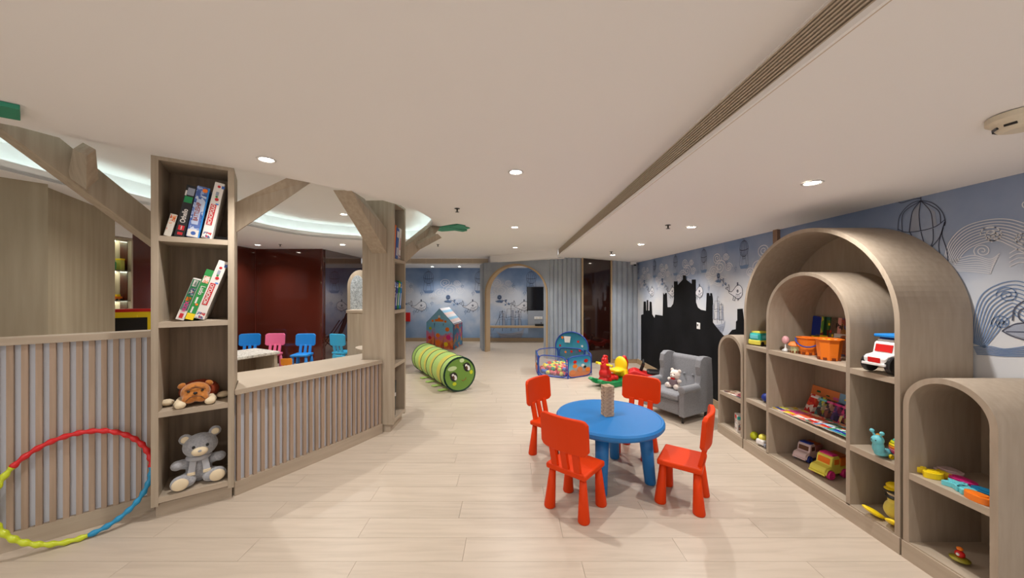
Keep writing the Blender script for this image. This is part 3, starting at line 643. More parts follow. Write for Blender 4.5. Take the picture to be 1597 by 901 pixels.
# ---------- right arched shelf units
SX0, SX1 = 2.16, WX-.012
INN = M('wood_arch', (158, 142, 124), .6, noise=((168, 152, 134), (40, 40, 5), 5, .3, .7))
def arch_band(mb, cy, r, zsp, z0, th, x0, x1, n=64):
    prof = []
    for rr in (r, r-th):
        p = [(cy-rr, z0)]+[(cy-rr*math.cos(PI*k/n), zsp+rr*math.sin(PI*k/n)) for k in range(n+1)]+[(cy+rr, z0)]
        prof.append(p)
    pts = prof[0]+prof[1][::-1]
    mb.prism([(x0, a, b) for a, b in pts], (x1-x0, 0, 0)); return prof[1]
def arch_unit(y0, y1, zsp, label, shelves, inner=None, plinth=True, th=.028):
    cy = (y0+y1)/2; r = (y1-y0)/2
    t = thing('arched_shelf', label, 'shelf', (SX0, cy, 0))
    m = B(); ip = arch_band(m, 0, r, zsp, .092, th, 0, SX1-SX0); m.build('arch_frame', INN, t, bevel=.0012)
    B().prism([(SX1-SX0-.014, a, b) for a, b in ip], (.01, 0, 0)).build('back_panel', INN, t)
    B().box(((SX1-SX0)/2-.006, 0, .046), (SX1-SX0+.0, 2*r+.004, .092)).build('plinth', WOODH, t)
    dv = []
    if inner:
        iy0, iy1, izsp = inner; icy = (iy0+iy1)/2-cy; ir = (iy1-iy0)/2
        m = B(); arch_band(m, icy, ir, izsp, .102, .026, .001, SX1-SX0-.015); m.build('inner_arch', INN, t, bevel=.0012)
        dv = [(-(r-th), icy-ir), (icy-ir+.026, icy+ir-.026), (icy+ir, r-th)]
    else: dv = [(-(r-th), r-th)]
    for z in shelves:
        for a, b in dv: B().box(((SX1-SX0)/2-.006, (a+b)/2, z-.0175), (SX1-SX0-.014, b-a, .035)).build('shelf', WOODH, t)
    return t
arch_unit(1.93, 3.225, 1.277, 'large arched wooden toy shelf with a smaller arch nested inside', [.975, .485, .102], inner=(2.217, 2.945, 1.243))
arch_unit(3.245, 3.63, .842, 'small arched wooden shelf at the far end beside the armchair', [.44, .10])
arch_unit(1.54, 1.915, .838, 'small arched wooden shelf at the near right end', [.478, .10])
# ================================================================== ISLAND FURNITURE
def kid_chair(mat, mleg=None, name='child_chair', w=.30, d=.28):
    t = thing(name, 'x', 'chair')
    B().box((0, 0, .29), (w, d, .04)).build('seat', mat, t, bevel=.012, seg=3)
    pts = [(-.165, .445), (-.165, .60), (-.14, .665), (-.08, .678), (.08, .678), (.14, .665), (.165, .60), (.165, .445), (.12, .43), (-.12, .43)]
    s = [(-.15, .44), (-.172, .47), (-.178, .64), (-.155, .672), (.155, .672), (.178, .64), (.172, .47), (.15, .44)]
    n = 8; m = B()
    # curved back panel: loft across x
    cols_ = []
    xs = [-.178+.356*k/16 for k in range(17)]
    def zlo(x): a = abs(x)/.178; return .438+.03*max(0, (a-.8)/.2)**2
    def zhi(x): a = abs(x)/.178; return .675-.03*max(0, (a-.8)/.2)**2
    for x in xs:
        yb = d/2+.012-.03*(x/.178)**2
        cols_.append([m.bm.verts.new((x, yb+tt+(z-.43)*.08, z)) for z, tt in ((zlo(x), 0), (zhi(x), 0), (zhi(x), .03), (zlo(x), .03))])
    for a, b in zip(cols_, cols_[1:]):
        for k in range(4): m.bm.faces.new([a[k], a[(k+1) % 4], b[(k+1) % 4], b[k]])
    m.bm.faces.new(cols_[0]); m.bm.faces.new(cols_[-1][::-1])
    m.build('backrest', mat, t, bevel=.008, seg=3)
    for x in (-.085, 0, .085):
        yy = d/2+.016-.03*(x/.178)**2
        B().hexa([(x-.023, d/2-.035, .3), (x+.023, d/2-.035, .3), (x+.023, d/2-.008, .3), (x-.023, d/2-.008, .3), (x*1.02-.023, yy-.008, .46), (x*1.02+.023, yy-.008, .46), (x*1.02+.023, yy+.018, .46), (x*1.02-.023, yy+.018, .46)]).build('back_slat', mat, t, bevel=.003)
    for sx in (-1, 1):
        for sy in (-1, 1):
            m = B(); top = Vector((sx*(w/2-.035), sy*(d/2-.035), .275)); bot = Vector((sx*(w/2-.02), sy*(d/2-.02), 0))
            m.tube([bot, bot+Vector((0, 0, .008)), bot.lerp(top, .5), top], [.036, .039, .030, .021], 16)
            m.build('leg', mat, t, smooth=True)
    return t
ch = kid_chair(ORANGE)
def place(src, x, y, face, label, first=False, grp=None, sc=1):
    c = src if first else copy_tree(src)
    c.location = (x, y, 0); c.rotation_euler = (0, 0, math.atan2(face[1], face[0])+PI/2); c.scale = (sc, sc, sc*.975)
    c['label'] = label
    if grp: c['group'] = grp
    return c
g = 'orange-red chairs around the blue table'
place(ch, .437, 2.375, (.65, .76), 'orange-red plastic child chair nearest the camera, back turned to us', True, g)
place(ch, 1.2065, 2.453, (-.82, .57), 'orange-red plastic child chair at the right of the blue table', False, g)
place(ch, .365, 3.15, (.76, -.65), 'orange-red plastic child chair at the far left of the blue table', False, g)
place(ch, 1.13, 3.17, (-.63, -.77), 'orange-red plastic child chair behind the blue table by the armchair', False, g)
tb = thing('play_table', 'round blue plastic play table with four thick legs', 'table', (.775, 2.775, 0), .35)
B().lathe([(.375, .425), (.405, .425), (.416, .44), (.416, .462), (.405, .476), (.392, .477), (.388, .474), (.2, .4745), (.0, .475)], seg=64).build('tabletop', BLUE, tb, smooth=False, bevel=0)
for k in range(4):
    a = PI/4+PI/2*k; top = Vector((.27*math.cos(a), .27*math.sin(a), .43)); bot = Vector((.31*math.cos(a), .31*math.sin(a), 0))
    m = B().tube([bot, bot+Vector((0, 0, .01)), bot.lerp(top, .5), top], [.036, .041, .046, .052], 18); m.build('leg', BLUE, tb, smooth=True)
# block tower
tw = thing('block_tower', 'stacked tower of small wooden blocks on the blue table', 'toy', (.765, 2.77, .4755), .28)
BW = [M('block_wood_%d' % i, c, .7, noise=(c2, (60, 60, 60), 3)) for i, (c, c2) in enumerate((((170, 138, 108), (196, 166, 136)), ((150, 120, 96), (176, 148, 122)), ((186, 158, 128), (206, 180, 150))))]
bmz = [B().box((0, 0, 0), (.075, .0245, .0142)).build('block', w_, tw, bevel=.0012, seg=1) for w_ in BW]
rr = random.Random(3)
for lev in range(16):
    for k in range(3):
        o = bmz[(lev*3+k) % 3].copy(); C.objects.link(o); o.parent = tw
        a = 0 if lev % 2 == 0 else PI/2; off = (k-1)*.0252; j = (rr.random()-.5)*.006
        o.location = (j, off, .0075+lev*.015) if lev % 2 == 0 else (off, j, .0075+lev*.015)
        o.rotation_euler = (0, 0, a)
for o in bmz: bpy.data.objects.remove(o)
# ---------- wing armchair
ac = thing('wing_armchair', 'small grey wing-back armchair with three buttons beside the shelf', 'armchair', (1.975, 4.15, 0), math.atan2(-.49, -.87)+PI/2)
W, D = .56, .56
B().box((0, -.0, .17), (W-.14, D-.08, .18)).build('seat_base', GREYF, ac, bevel=.02, seg=3)
B().box((0, -.045, .275), (W-.15, D-.11, .075)).build('seat_cushion', GREYF, ac, bevel=.028, seg=4)
m = B(); N = 12; cc = []
for k in range(N+1):
    x = -.215+.43*k/N
    cc.append([(x, .09, .27), (x, .155, .45), (x, .195, .66), (x, .235, .695), (x, .26, .67), (x, .275, .2), (x, .2, .1)])
rings = [[m.bm.verts.new(p) for p in r_] for r_ in cc]
for a, b in zip(rings, rings[1:]):
    for k in range(7): m.bm.faces.new([a[k], a[(k+1) % 7], b[(k+1) % 7], b[k]])
m.bm.faces.new(rings[0]); m.bm.faces.new(rings[-1][::-1])
ab_ = m.build('backrest', GREYF, ac, bevel=.02, seg=3)
for s in (-1, 1):
    prof = [(-.26, .08), (-.26, .33), (-.24, .385), (-.19, .40), (.0, .39), (.03, .42), (.045, .50), (.03, .60), (.05, .68), (.11, .715), (.2, .71), (.26, .69), (.285, .4), (.29, .08)]
    B().prism([(s*(W/2-.075), a, b) for a, b in prof], (s*.065, 0, 0)).build('arm_wing', GREYF, ac, bevel=.022, seg=4)
    B().tube([(s*(W/2-.035), -.275, .375), (s*(W/2-.035), .02, .375)], [.044, .044], 16).build('arm_roll', GREYF, ac, smooth=True, bevel=.01)
for x, y_ in ((-.11, 0), (0, 0), (.11, 0)):
    B().ell((x, .145, .47), (.016, .01, .016), 12).build('button', GREYF, ab_, smooth=True)
for sx in (-1, 1):
    for sy in (-1, 1): B().tube([(sx*.22, sy*.21, 0), (sx*.225, sy*.215, .09)], [.013, .02], 10).build('leg', M('leg_dark', (34, 26, 22), .4), ac)
B().tube([(-.2, -.268, .24), (.2, -.268, .24)], .004, 6).build('piping', M('piping_dark', (70, 70, 74), .9), ac)
# ---------- teddy bears
def bear(loc, rz, s, fur, pale, label, mus=None, scarf=None, tilt=0, vox=.006):
    t = thing('teddy_bear', label, 'soft toy', loc, rz)
    S = lambda *p: tuple(q*s for q in p)
    m = B()
    m.ell(S(0, 0, .26), S(.2, .17, .27)); m.ell(S(.02*tilt, -.03, .70), S(.27, .22, .235)); m.ell(S(0, -.02, .48), S(.13, .12, .1))
    for k in (-1, 1):
        m.ell(S(k*.22+.02*tilt, 0, .89+.03*tilt*k), S(.1, .05, .1))
        m.ell(S(k*.22, -.05, .40), S(.13, .1, .09), ry=-k*.4); m.ell(S(k*.31, -.1, .42), S(.1, .1, .09))
        m.ell(S(k*.18, -.14, .12), S(.13, .2, .12), rz=-k*.3); m.ell(S(k*.26, -.27, .14), S(.15, .09, .14))
    m.build('body', fur, t, voxel=vox)
    for k in (-1, 1):
        B().ell(S(k*.225+.02*tilt, -.045, .89+.03*tilt*k), S(.065, .02, .065)).build('inner_ear', pale, t, smooth=True)
        B().ell(S(k*.265, -.345, .14), S(.12, .03, .112)).build('foot_pad', pale, t, smooth=True)
        B().ell(S(k*.1+.02*tilt, -.225, .74), S(.027, .02, .03), 10).build('eye', BLACK, t, smooth=True)
    mz = B().ell(S(.01, -.23, .645), S(.125, .085, .085)).build('muzzle', pale, t, smooth=True)
    B().ell(S(.01, -.31, .675), S(.03, .018, .022), 10).build('nose', mus or fur, mz, smooth=True)
    if scarf:
        m = B(); m.tube([S(.16*math.cos(a), -.03+.15*math.sin(a), .49) for a in [2*PI*k/16 for k in range(16)]], .045*s, 8, True); sc_ = m.build('scarf', scarf, t, smooth=True)
        for k in (-1, 1):
            B().hexa([S(k*.03, -.15, .5), S(k*.13, -.15, .5), S(k*.13, -.13, .5), S(k*.03, -.13, .5)][::1]+[S(k*.06, -.24, .24), S(k*.17, -.24, .24), S(k*.17, -.2, .24), S(k*.06, -.2, .24)]).build('scarf_end', scarf, sc_, bevel=.004)
            B().box(S(k*.115, -.225, .24), S(.12, .03, .06)).build('scarf_tip', pale, sc_, bevel=.003)
    return t
FUR = M('grey_fur', (146, 146, 150), .95, noise=((166, 166, 170), (90, 90, 90), 3), sheen=.6, bump=.6)
bp = inb(bc1, .215, .135, .136)
bear(bp, ang1+.12, .355, FUR, CREAM, 'grey teddy bear with scarf sitting on the bottom shelf', scarf=M('scarf_grey', (168, 168, 172), .95), tilt=1, vox=.005)
WF = M('white_fur', (228, 214, 204), .95, sheen=.5)
bt = bear((1.955, 4.13, .315), ac.rotation_euler[2]-.1, .235, WF, WF, 'white teddy bear with a red bow sitting on the grey armchair', mus=BRN, vox=.006)
B().box((0, -.03, .075), (.085, .075, .07)).build('vest', M('bear_vest', (130, 110, 116), .9), bt, bevel=.01)
B().ell((-.012, -.055, .12), (.018, .01, .012), 8).ell((.014, -.055, .12), (.018, .01, .012), 8).build('bow', RED, bt, smooth=True)
# ---------- plush bulldog
BD = M('tan_plush', (176, 104, 36), .9, noise=((190, 120, 46), (60, 60, 60), 3), sheen=.5); RB_ = M('rust_plush', (140, 52, 18), .9)
bd = thing('plush_bulldog', 'tan and white plush bulldog lying on the third shelf of the tall bookcase', 'soft toy', inb(bc1, .2, .12, .686), ang1+.1); bd.scale = (.88, .88, .88)
B().ell((.02, .06, .085), (.125, .12, .085)).build('body', RB_, bd, voxel=.005)
m = B().ell((0, -.055, .1), (.09, .06, .075)).ell((0, -.09, .075), (.078, .035, .045)).ell((-.035, -.1, .06), (.045, .03, .035)).ell((.035, -.1, .06), (.045, .03, .035)); hd_ = m.build('head', BD, bd, voxel=.004)
for k in (-1, 1):
    B().ell((k*.08, -.04, .155), (.026, .012, .02), ry=k*.6).build('ear', BD, hd_, smooth=True)
    B().tube([(k*.08, .0, .04), (k*.1, -.07, .03), (k*.085, -.115, .026)], [.03, .026, .03], 12).ell((k*.085, -.12, .027), (.034, .03, .026)).build('front_paw', CREAM, bd, voxel=.004)
    B().ell((k*.04, -.112, .118), (.01, .006, .008), 8).build('eye', BLACK, hd_, smooth=True)
    B().ell((k*.165, .03, .03), (.04, .05, .024), rz=-k*.5).build('hind_paw', CREAM, bd, smooth=True)
B().ell((0, -.13, .105), (.014, .008, .01), 10).build('nose', BLACK, hd_, smooth=True)
for k in range(5):
    z = .135+.008*k; B().tube([(-.06+.006*k, -.098+.006*k, z-.01), (0, -.118+.012*k, z+.008-.002*k), (.06-.006*k, -.098+.006*k, z-.01)], .0025, 6).build('wrinkle', BRN, hd_)
B().tube([(-.055, -.125, .05), (-.03, -.135, .078), (0, -.138, .085), (.03, -.135, .078), (.055, -.125, .05)], .003, 6).build('jowl_seam', BRN, hd_)
# ---------- board games
def gamebox(bc, x, z, t_, h, lean, dep, mat, label, deco, yoff=.03):
    r = thing('board_game_box', label, 'board game', inb(bc, x, yoff, z), 0, None)
    r.rotation_mode = 'XYZ'
    r.matrix_basis = Matrix.Translation(inb(bc, x, yoff, z+.001)) @ Matrix.Rotation(bc.rotation_euler[2], 4, 'Z') @ Matrix.Rotation(lean, 4, 'Y')
    B().box((-t_/2, dep/2, h/2), (t_, dep, h)).build('box', mat, r, bevel=.001)
    for d in deco:
        k = d[0]
        if k == 'r': # rect: z centre, height, width, mat, xoff
            _, zc, hh, ww, mt, xo = d; B().box((-t_/2+xo, -.001, zc*h), (ww*t_, .0016, hh*h)).build('printed_patch', mt, r)
        if k == 'e': _, zc, hh, mt, xo = d; B().ell((-t_/2+xo, -.001, zc*h), (hh, .0012, hh), 14).build('printed_spot', mt, r)
        if k == 't':
            _, body, zc, size, mt, down, xo = d[:7]
            fr = frame3((-t_/2+xo, -.0025, zc*h), (0, 0, -1 if down else 1), (1 if down else -1, 0, 0)); text(body, size, mt, r, fr, bold=size*.02, sx=d[7] if len(d) > 7 else 1)
    return r
WP = col('game_white', (224, 218, 212), .5); RP = col('game_red', (196, 30, 40), .5); GP = col('game_green', (40, 140, 66), .5); DGP = col('game_dark_green', (14, 104, 62), .5); BP = col('game_blue', (60, 96, 168), .5); BKP = col('game_black', (24, 24, 28), .45)
PB = print_mat('battle_print', [(90, 116, 180), (196, 206, 226), (60, 90, 160), (150, 170, 214)], 30)
PK = print_mat('pale_print', [(222, 214, 204), (230, 140, 60), (224, 216, 208), (200, 90, 50), (226, 218, 210)], 55)
MP = print_mat('multi_print', [(224, 218, 212), (40, 60, 110), (190, 50, 50), (90, 110, 150), (224, 218, 212)], 60)
def mono(x, z, h, lean, lab, hi):
    gamebox(bc1, x, z, .053, h, lean, .27, WP, lab, [('r', .42, .37, .56, RP, -.004), ('t', 'MONOPOLIO', .42, .027, WP, False, -.004, .86), ('r', .06, .1, .8, MP, 0), ('e', .70, .011, RP, .004), ('e', .745, .007, GP, .0), ('e', .93 if hi else .88, .009, RP, 0), ('r', .93, .05, .3, BP, .022), ('r', .80, .07, .3, INKG, .0), ('r', .62, .02, .3, SKY, .012)])
mono(.290, SH[0], .40, .185, 'white board game box with red lettering, rightmost on the top shelf', True)
gamebox(bc1, .224, SH[0], .064, .355, .165, .27, PB, 'blue and white naval board game box on the top shelf', [('r', .5, .5, .5, col('box_pale_blue', (186, 200, 228)), -.003), ('t', 'BATTLESHIP', .5, .033, col('box_brown_red', (150, 50, 30)), False, -.003, .72), ('e', .93, .014, OR, .012), ('r', .08, .14, .9, WP, 0), ('e', .08, .018, BP, 0), ('r', .5, .99, .13, SKY, .031)])
gamebox(bc1, .152, SH[0], .05, .355, .18, .26, BKP, 'black board game box with white lettering on the top shelf', [('t', 'Othello', .40, .036, WP, False, 0, .85), ('r', .72, .12, .8, GRN, 0), ('r', .88, .14, .7, INKG, .004), ('r', .84, .1, .16, WP, -.019), ('r', .17, .09, .6, RP, 0), ('t', 'Funskool', .17, .012, WP, False, 0, .6), ('r', .06, .05, .5, RP, 0)])
gamebox(bc1, .086, SH[0], .034, .15, .23, .2, PAPER, 'small cream box with orange spots at the left of the top shelf', [('r', .6, .7, .8, PK, 0)])
mono(.252, SH[1]+.004, .42, .315, 'white board game box with red lettering, rightmost on the second shelf', False)
gamebox(bc1, .196, SH[1]+.004, .042, .355, .315, .27, GP, 'green board game box with white lettering in the middle of the second shelf', [('t', 'Ludo', .58, .034, WP, True, 0, .9), ('r', .38, .12, .22, WP, -.004), ('r', .19, .12, .2, WP, -.006), ('r', .06, .12, .98, YEL, 0), ('r', .8, .14, .8, PK, 0), ('e', .3, .008, OR, .006)])
gamebox(bc1, .149, SH[1]+.004, .042, .29, .315, .26, WP, 'dark green and white board game box at the left of the second shelf', [('r', .6, .74, .9, DGP, 0), ('r', .88, .15, .55, WP, .0), ('t', 'Funskool', .88, .010, DGP, False, 0, .7), ('r', .68, .16, .6, MP, 0), ('r', .31, .16, .7, INKG, 0), ('t', 'HUCK', .32, .026, MAG, False, .002), ('r', .5, .09, .6, OR, 0), ('r', .1, .11, .45, RP, 0)])
def lay(bc, x, z, size, mat, label):
    o = thing('board_game_box', label, 'board game', inb(bc, x, .2, z), ang1); B().box((0, 0, size[2]/2), size).build('box', mat, o, bevel=.002)
    B().box((0, 0, size[2]+.001), (size[0]*.6, size[1]*.5, .002)).build('lid_print', MP, o)
lay(bc1, .34, SH[0]+.001, (.08, .14, .035), BKP, 'dark flat box lying in the right rear of the top shelf')
# games in slim bookcase (front faces +X; local x runs away from camera)
gamebox(bc2, .12, 1.811, .07, .37, .12, .26, col('dull_red', (150, 34, 26), .5), 'red board game box on the top shelf of the slim bookcase', [('r', .5, .98, .3, OR, .012)])
gamebox(bc2, .20, 1.811, .07, .345, .16, .27, BP, 'blue board game box with white lettering on the slim bookcase top shelf', [('r', .24, .25, .45, WP, 0), ('r', .8, .2, .7, WP, 0)])
gamebox(bc2, .275, 1.811, .065, .355, .16, .27, WP, 'white board game box with red lettering on the slim bookcase top shelf', [('t', 'MONOPOLIO', .5, .032, RP, False, 0, .7), ('r', .08, .12, .9, MP, 0)])
for i, (x, mt, lab, h) in enumerate(((.105, print_mat('bw_print', [(30, 30, 34), (220, 220, 220), (40, 60, 140), (210, 210, 212)], 35), 'black and white patterned', .31), (.17, DBL, 'deep blue', .30), (.235, GP, 'green and yellow', .31), (.298, SKY, 'bright blue', .30))):
    gamebox(bc2, x, 1.268, .056, h, .2, .26, mt, lab+' game box on the second shelf of the slim bookcase', [('r', .35, .45, .3, WP, 0), ('r', .85, .14, .8, PB if i != 2 else YEL, 0)])
for i, x in enumerate((.08, .13)):
    gamebox(bc2, x, .136, .045, .42-.05*i, .08, .24, BKP, ('front' if i == 0 else 'rear')+' black game box on the bottom shelf of the slim bookcase', [('r', .6, .1, .7, WP, 0)])
# ---------- hula hoop
hs = Vector((-2.84, 1.935, 0)); hd = Vector((.51, .45, 0)).normalized(); hn = Vector((hd.y, -hd.x, 0))
R = .30; hc = hs+hd*.285; lean = .19
ho = thing('hula_hoop', 'wavy red, blue and lime hula hoop leaning on the slatted wall', 'hoop', tuple(hc+hn*.135+Vector((0, 0, .0))))
upv = (Vector((0, 0, 1))*math.cos(lean)-hn*math.sin(lean)); N = 216
def hp(a): return hd*R*math.cos(a)+upv*(R+.0165+R*math.sin(a))
segs = [((-.0+.03), PI*.80, HOOPR), (PI*.80, PI*1.545, HOOPY), (PI*1.545, 2*PI+.03, HOOPB)]
for i, (a0, a1, mt) in enumerate(segs):
    n = int(72*(a1-a0)/2.1); pts = [hp(a0+(a1-a0)*k/n) for k in range(n+1)]
    rad = [.0145+.0035*math.sin((a0+(a1-a0)*k/n)*36) for k in range(n+1)]
    B().tube(pts, rad, 10).build('hoop_section', mt, ho, smooth=True, label=('red', 'lime', 'blue')[i]+' section')
# ================================================================== FAR TOYS
# tunnel
tu = thing('play_tunnel', 'green and yellow striped caterpillar play tunnel with a smiling face', 'toy tunnel', (-.76, 5.08, 0))
ax0 = Vector((0, 0, .255)); ax1 = Vector((-.84, 1.36, .255)); R = .25; axd = (ax1-ax0).normalized(); sdv = axd.cross(Vector((0, 0, 1))).normalized(); uv = Vector((0, 0, 1))
TG = M('tunnel_green', (168, 200, 110), .6); TY = M('tunnel_yellow', (206, 196, 84), .6); TF = M('tunnel_face', (108, 148, 58), .6); TD = M('tunnel_wire', (22, 66, 52), .5)
cuts = [0, .09, .32, .5, .68, .9, 1]
def circ(c, r, n=40): return [c+sdv*r*math.cos(2*PI*k/n)+uv*r*math.sin(2*PI*k/n) for k in range(n)]
for i, (a, b) in enumerate(zip(cuts, cuts[1:])):
    for j, (s0, s1, mt) in enumerate(((a, (a+b)/2, TG if i in (0, 5) else TY), ((a+b)/2, b, TG))):
        m = B(); rs = []
        for k in range(4):
            s_ = s0+(s1-s0)*k/3; tt = (s_-a)/(b-a); rs.append([m.bm.verts.new(p) for p in circ(ax0.lerp(ax1, s_), R-.012*math.sin(PI*tt))])
        for r0, r1 in zip(rs, rs[1:]):
            for k in range(40): m.bm.faces.new([r0[k], r0[(k+1) % 40], r1[(k+1) % 40], r1[k]])
        m.build('fabric_segment', mt, tu, smooth=True)
for c_ in cuts: B().tube(circ(ax0.lerp(ax1, c_), R), .006, 6, True).build('hoop', TD, tu)
fc = ax0-axd*.004; fn = -axd; fs = -sdv if sdv.x > 0 else sdv
fs = sdv if sdv.x > 0 else -sdv
face = thing  # noqa
def fp(u, v, o=0): return fc+fs*u*R+uv*v*R+fn*o
def disc(name, u, v, ru, rv, o, mt, par=None, rot=0):
    par = par or fdp
    pts = [fp(u+ru*math.cos(a)*math.cos(rot)-rv*math.sin(a)*math.sin(rot), v+ru*math.cos(a)*math.sin(rot)+rv*math.sin(a)*math.cos(rot), o) for a in [2*PI*k/24 for k in range(24)]]
    return B().prism(pts, fn*.001).build(name, mt, par)
fdp = disc('face_panel', 0, 0, .93, .93, .002, TF, tu)
B().tube([p-axd*.004 for p in circ(ax0, R*.93)], .005, 6, True).build('face_rim', TD, tu)
for u, v, rt in ((-.38, -.1, .3), (.45, .38, .3)):
    disc('eye', u, v, .22, .28, .004, BLACK, None, rt)
    disc('eye', u+.08, v-.06, .1, .16, .006, WHT, None, rt); disc('eye', u-.06, v+.1, .07, .08, .006, WHT)
    disc('iris', u-.02, v-.04, .06, .12, .0065, BRN, None, rt)
    for k in range(3): B().tube([fp(u-.14-.02*k, v+.2-.05*k, .005), fp(u-.26-.02*k, v+.26-.07*k, .005)], .003, 5).build('eyelash', BLACK, fdp)
disc('cheek', -.34, -.52, .12, .1, .004, LIME); disc('cheek', .72, .05, .1, .12, .004, LIME)
disc('highlight', -.48, .38, .28, .13, .004, M('tunnel_pale', (196, 216, 160), .6), None, .1); disc('highlight', .12, .8, .15, .12, .004, MATS['tunnel_pale'])
B().tube([fp(.1, -.33, .005), fp(.2, -.4, .005), fp(.32, -.34, .005), fp(.38, -.24, .005)], .0045, 6).build('mouth', col('mouth_brown', (150, 90, 30)), fdp)
for s_ in (.12, .3, .48, .66):
    p = ax0.lerp(ax1, s_); p.z = .006; q_ = p-sdv*.0
    for sg in (-1,):
        e = (fs*-1)
        pts = [p+e*.12-axd*.04, p+e*.24-axd*.05, p+e*.27, p+e*.24+axd*.05, p+e*.12+axd*.04]
        B().prism(pts, (0, 0, .008)).build('foot', TG, tu)
# playhouse tent
cn = Vector((-1.48, 8.78, 0)); lf = Vector((-2.27, 9.26, 0)); rt_ = Vector((-1.40+.02, 9.62, 0))
u1 = (lf-cn); l1 = u1.length; ex = Vector((.62, .82, 0)).normalized(); l2 = .78
ex = (rt_-cn).normalized(); l2 = .86
ph = thing('playhouse_tent', 'blue undersea-print playhouse tent with a striped gable roof', 'play tent', tuple(cn))
def hq(a, b, z): return u1*a+ex*l2*b+Vector((0, 0, z))
PHM = vmix_mat('undersea_print', [(200, 80, 46), (226, 134, 70), (206, 110, 150), (124, 184, 222), (124, 190, 224), (120, 188, 222)], 0, .7, None, 7, .6, 1.0)
PHT = print_mat('undersea_fish', [(66, 136, 170), (216, 110, 50), (70, 130, 164), (176, 80, 130), (210, 150, 60), (64, 128, 168)], 11)
ez, az = .645, 1.02
ft = u1.normalized().cross(Vector((0, 0, 1)))*-.012
def panel(name, pts, mt, e): return B().prism(pts, e).build(name, mt, ph)
for a0, a1 in ((0, .34), (.37, .66), (.70, 1)): panel('front_flap', [hq(a0, 0, .0), hq(a1, 0, .0), hq(a1+(.02 if a1 < 1 else 0), 0, .5), hq(a1, 0, ez), hq(a0, 0, ez), hq(a0-(.02 if a0 > 0 else 0), 0, .5)], PHM, ft)
panel('gable', [hq(0, 0, ez), hq(1, 0, ez), hq(.5, 0, az)], M('tent_blue', (136, 196, 226), .6), ft)
panel('rear_panel', [hq(0, 1, 0), hq(1, 1, 0), hq(1, 1, ez), hq(.5, 1, az), hq(0, 1, ez)], MATS['tent_blue'], ft)
panel('side_panel', [hq(0, 0, 0), hq(0, 1, 0), hq(0, 1, ez), hq(0, 0, ez)], PHT, u1.normalized()*.01)
panel('side_panel', [hq(1, 0, 0), hq(1, 1, 0), hq(1, 1, ez), hq(1, 0, ez)], PHM, u1.normalized()*-.01)
for k in range(7):
    b0, b1 = k/7, (k+1)/7; v0, v1 = k/7, (k+1)/7
    def rq(s_, b): return hq(.5*(1-s_)-.02*s_, b, az-(az-ez+.02)*s_)
    for r_ in range(1): panel('roof_stripe', [rq(v0, 0), rq(v0, 1.02), rq(v1, 1.02), rq(v1, 0)], (col('roof_white', (226, 222, 224), .7), col('roof_blue', (150, 196, 222), .7), col('roof_pink', (232, 206, 198), .7))[k % 3], (0, 0, .008))
panel('roof_panel', [hq(.5, 0, az), hq(.5, 1, az), hq(1.02, 1, ez-.01), hq(1.02, 0, ez-.01)], MATS['roof_blue'], (0, 0, .008))
for pts in ([hq(0, 0, 0), hq(0, 0, ez), hq(.5, 0, az), hq(1, 0, ez), hq(1, 0, 0)], [hq(0, 0, ez), hq(1, 0, ez)], [hq(0, 0, ez), hq(0, 1, ez)], [hq(0, 1, 0), hq(0, 1, ez), hq(.5, 1, az)], [hq(.36, 0, 0), hq(.36, 0, ez)], [hq(.68, 0, 0), hq(.68, 0, ez)]):
    B().tube(pts, .009, 6).build('pole', M('tent_pole', (34, 60, 96), .5), ph)
for (a, z, w_, mt, n_) in ((.5, .74, .06, OR, 'fish_print'), (.5, .82, .04, WHT, 'fish_print'), (.2, .5, .07, OR, 'fish_print'), (.55, .33, .07, OR, 'fish_print'), (.84, .5, .05, LIME, 'fish_print'), (.16, .3, .08, MAG, 'fish_print'), (.86, .25, .06, RED, 'fish_print'), (.25, .12, .07, YEL, 'fish_print'), (.55, .14, .09, OR, 'fish_print'), (.75, .7, .04, OR, 'fish_print'), (.27, .7, .04, OR, 'fish_print')):
    c_ = hq(a, 0, z)+ft*1.2; e_ = u1.normalized()
    B().prism([c_+e_*w_*math.cos(t_*PI/6)+Vector((0, 0, w_*.8*math.sin(t_*PI/6))) for t_ in range(12)], ft*.2).build(n_, mt, ph)
# title band on the gable
B().prism([hq(.34, 0, .69)+ft*1.3, hq(.66, 0, .69)+ft*1.3, hq(.66, 0, .745)+ft*1.3, hq(.34, 0, .745)+ft*1.3], ft*.15).build('name_band', OR, ph)
# ball pit
bpt = thing('ball_pit', 'blue mesh-sided pop-up ball pit with a tall printed back panel', 'ball pit', (.93, 6.35, 0))
s6 = .545; V6 = [Vector((s6*math.cos(-PI/2+k*PI/3), s6*math.sin(-PI/2+k*PI/3), 0)) for k in range(6)]
NET = M('net_mesh', (190, 190, 205), .8, alpha=.13); PBL = col('pit_blue', (36, 70, 160), .6)
BEACH = print_mat('beach_print', [(214, 112, 60), (206, 140, 86), (200, 60, 40), (120, 170, 190), (226, 180, 130), (180, 90, 50)], 14)
BEACHT = vmix_mat('beach_sky', [(214, 120, 70), (200, 130, 90), (110, 176, 196), (50, 140, 180), (30, 120, 165)], .0, .37, None, 7, .6, .35)
def rpanel(a, b, z0, z1, n=24, e=5):
    out = []
    for k in range(n):
        t_ = 2*PI*k/n; cx_ = math.copysign(abs(math.cos(t_))**(2/e), math.cos(t_)); cz = math.copysign(abs(math.sin(t_))**(2/e), math.sin(t_))
        out.append(a.lerp(b, .5+.47*cx_)+Vector((0, 0, (z0+z1)/2+(z1-z0)/2*cz)))
    return out
hz = .37
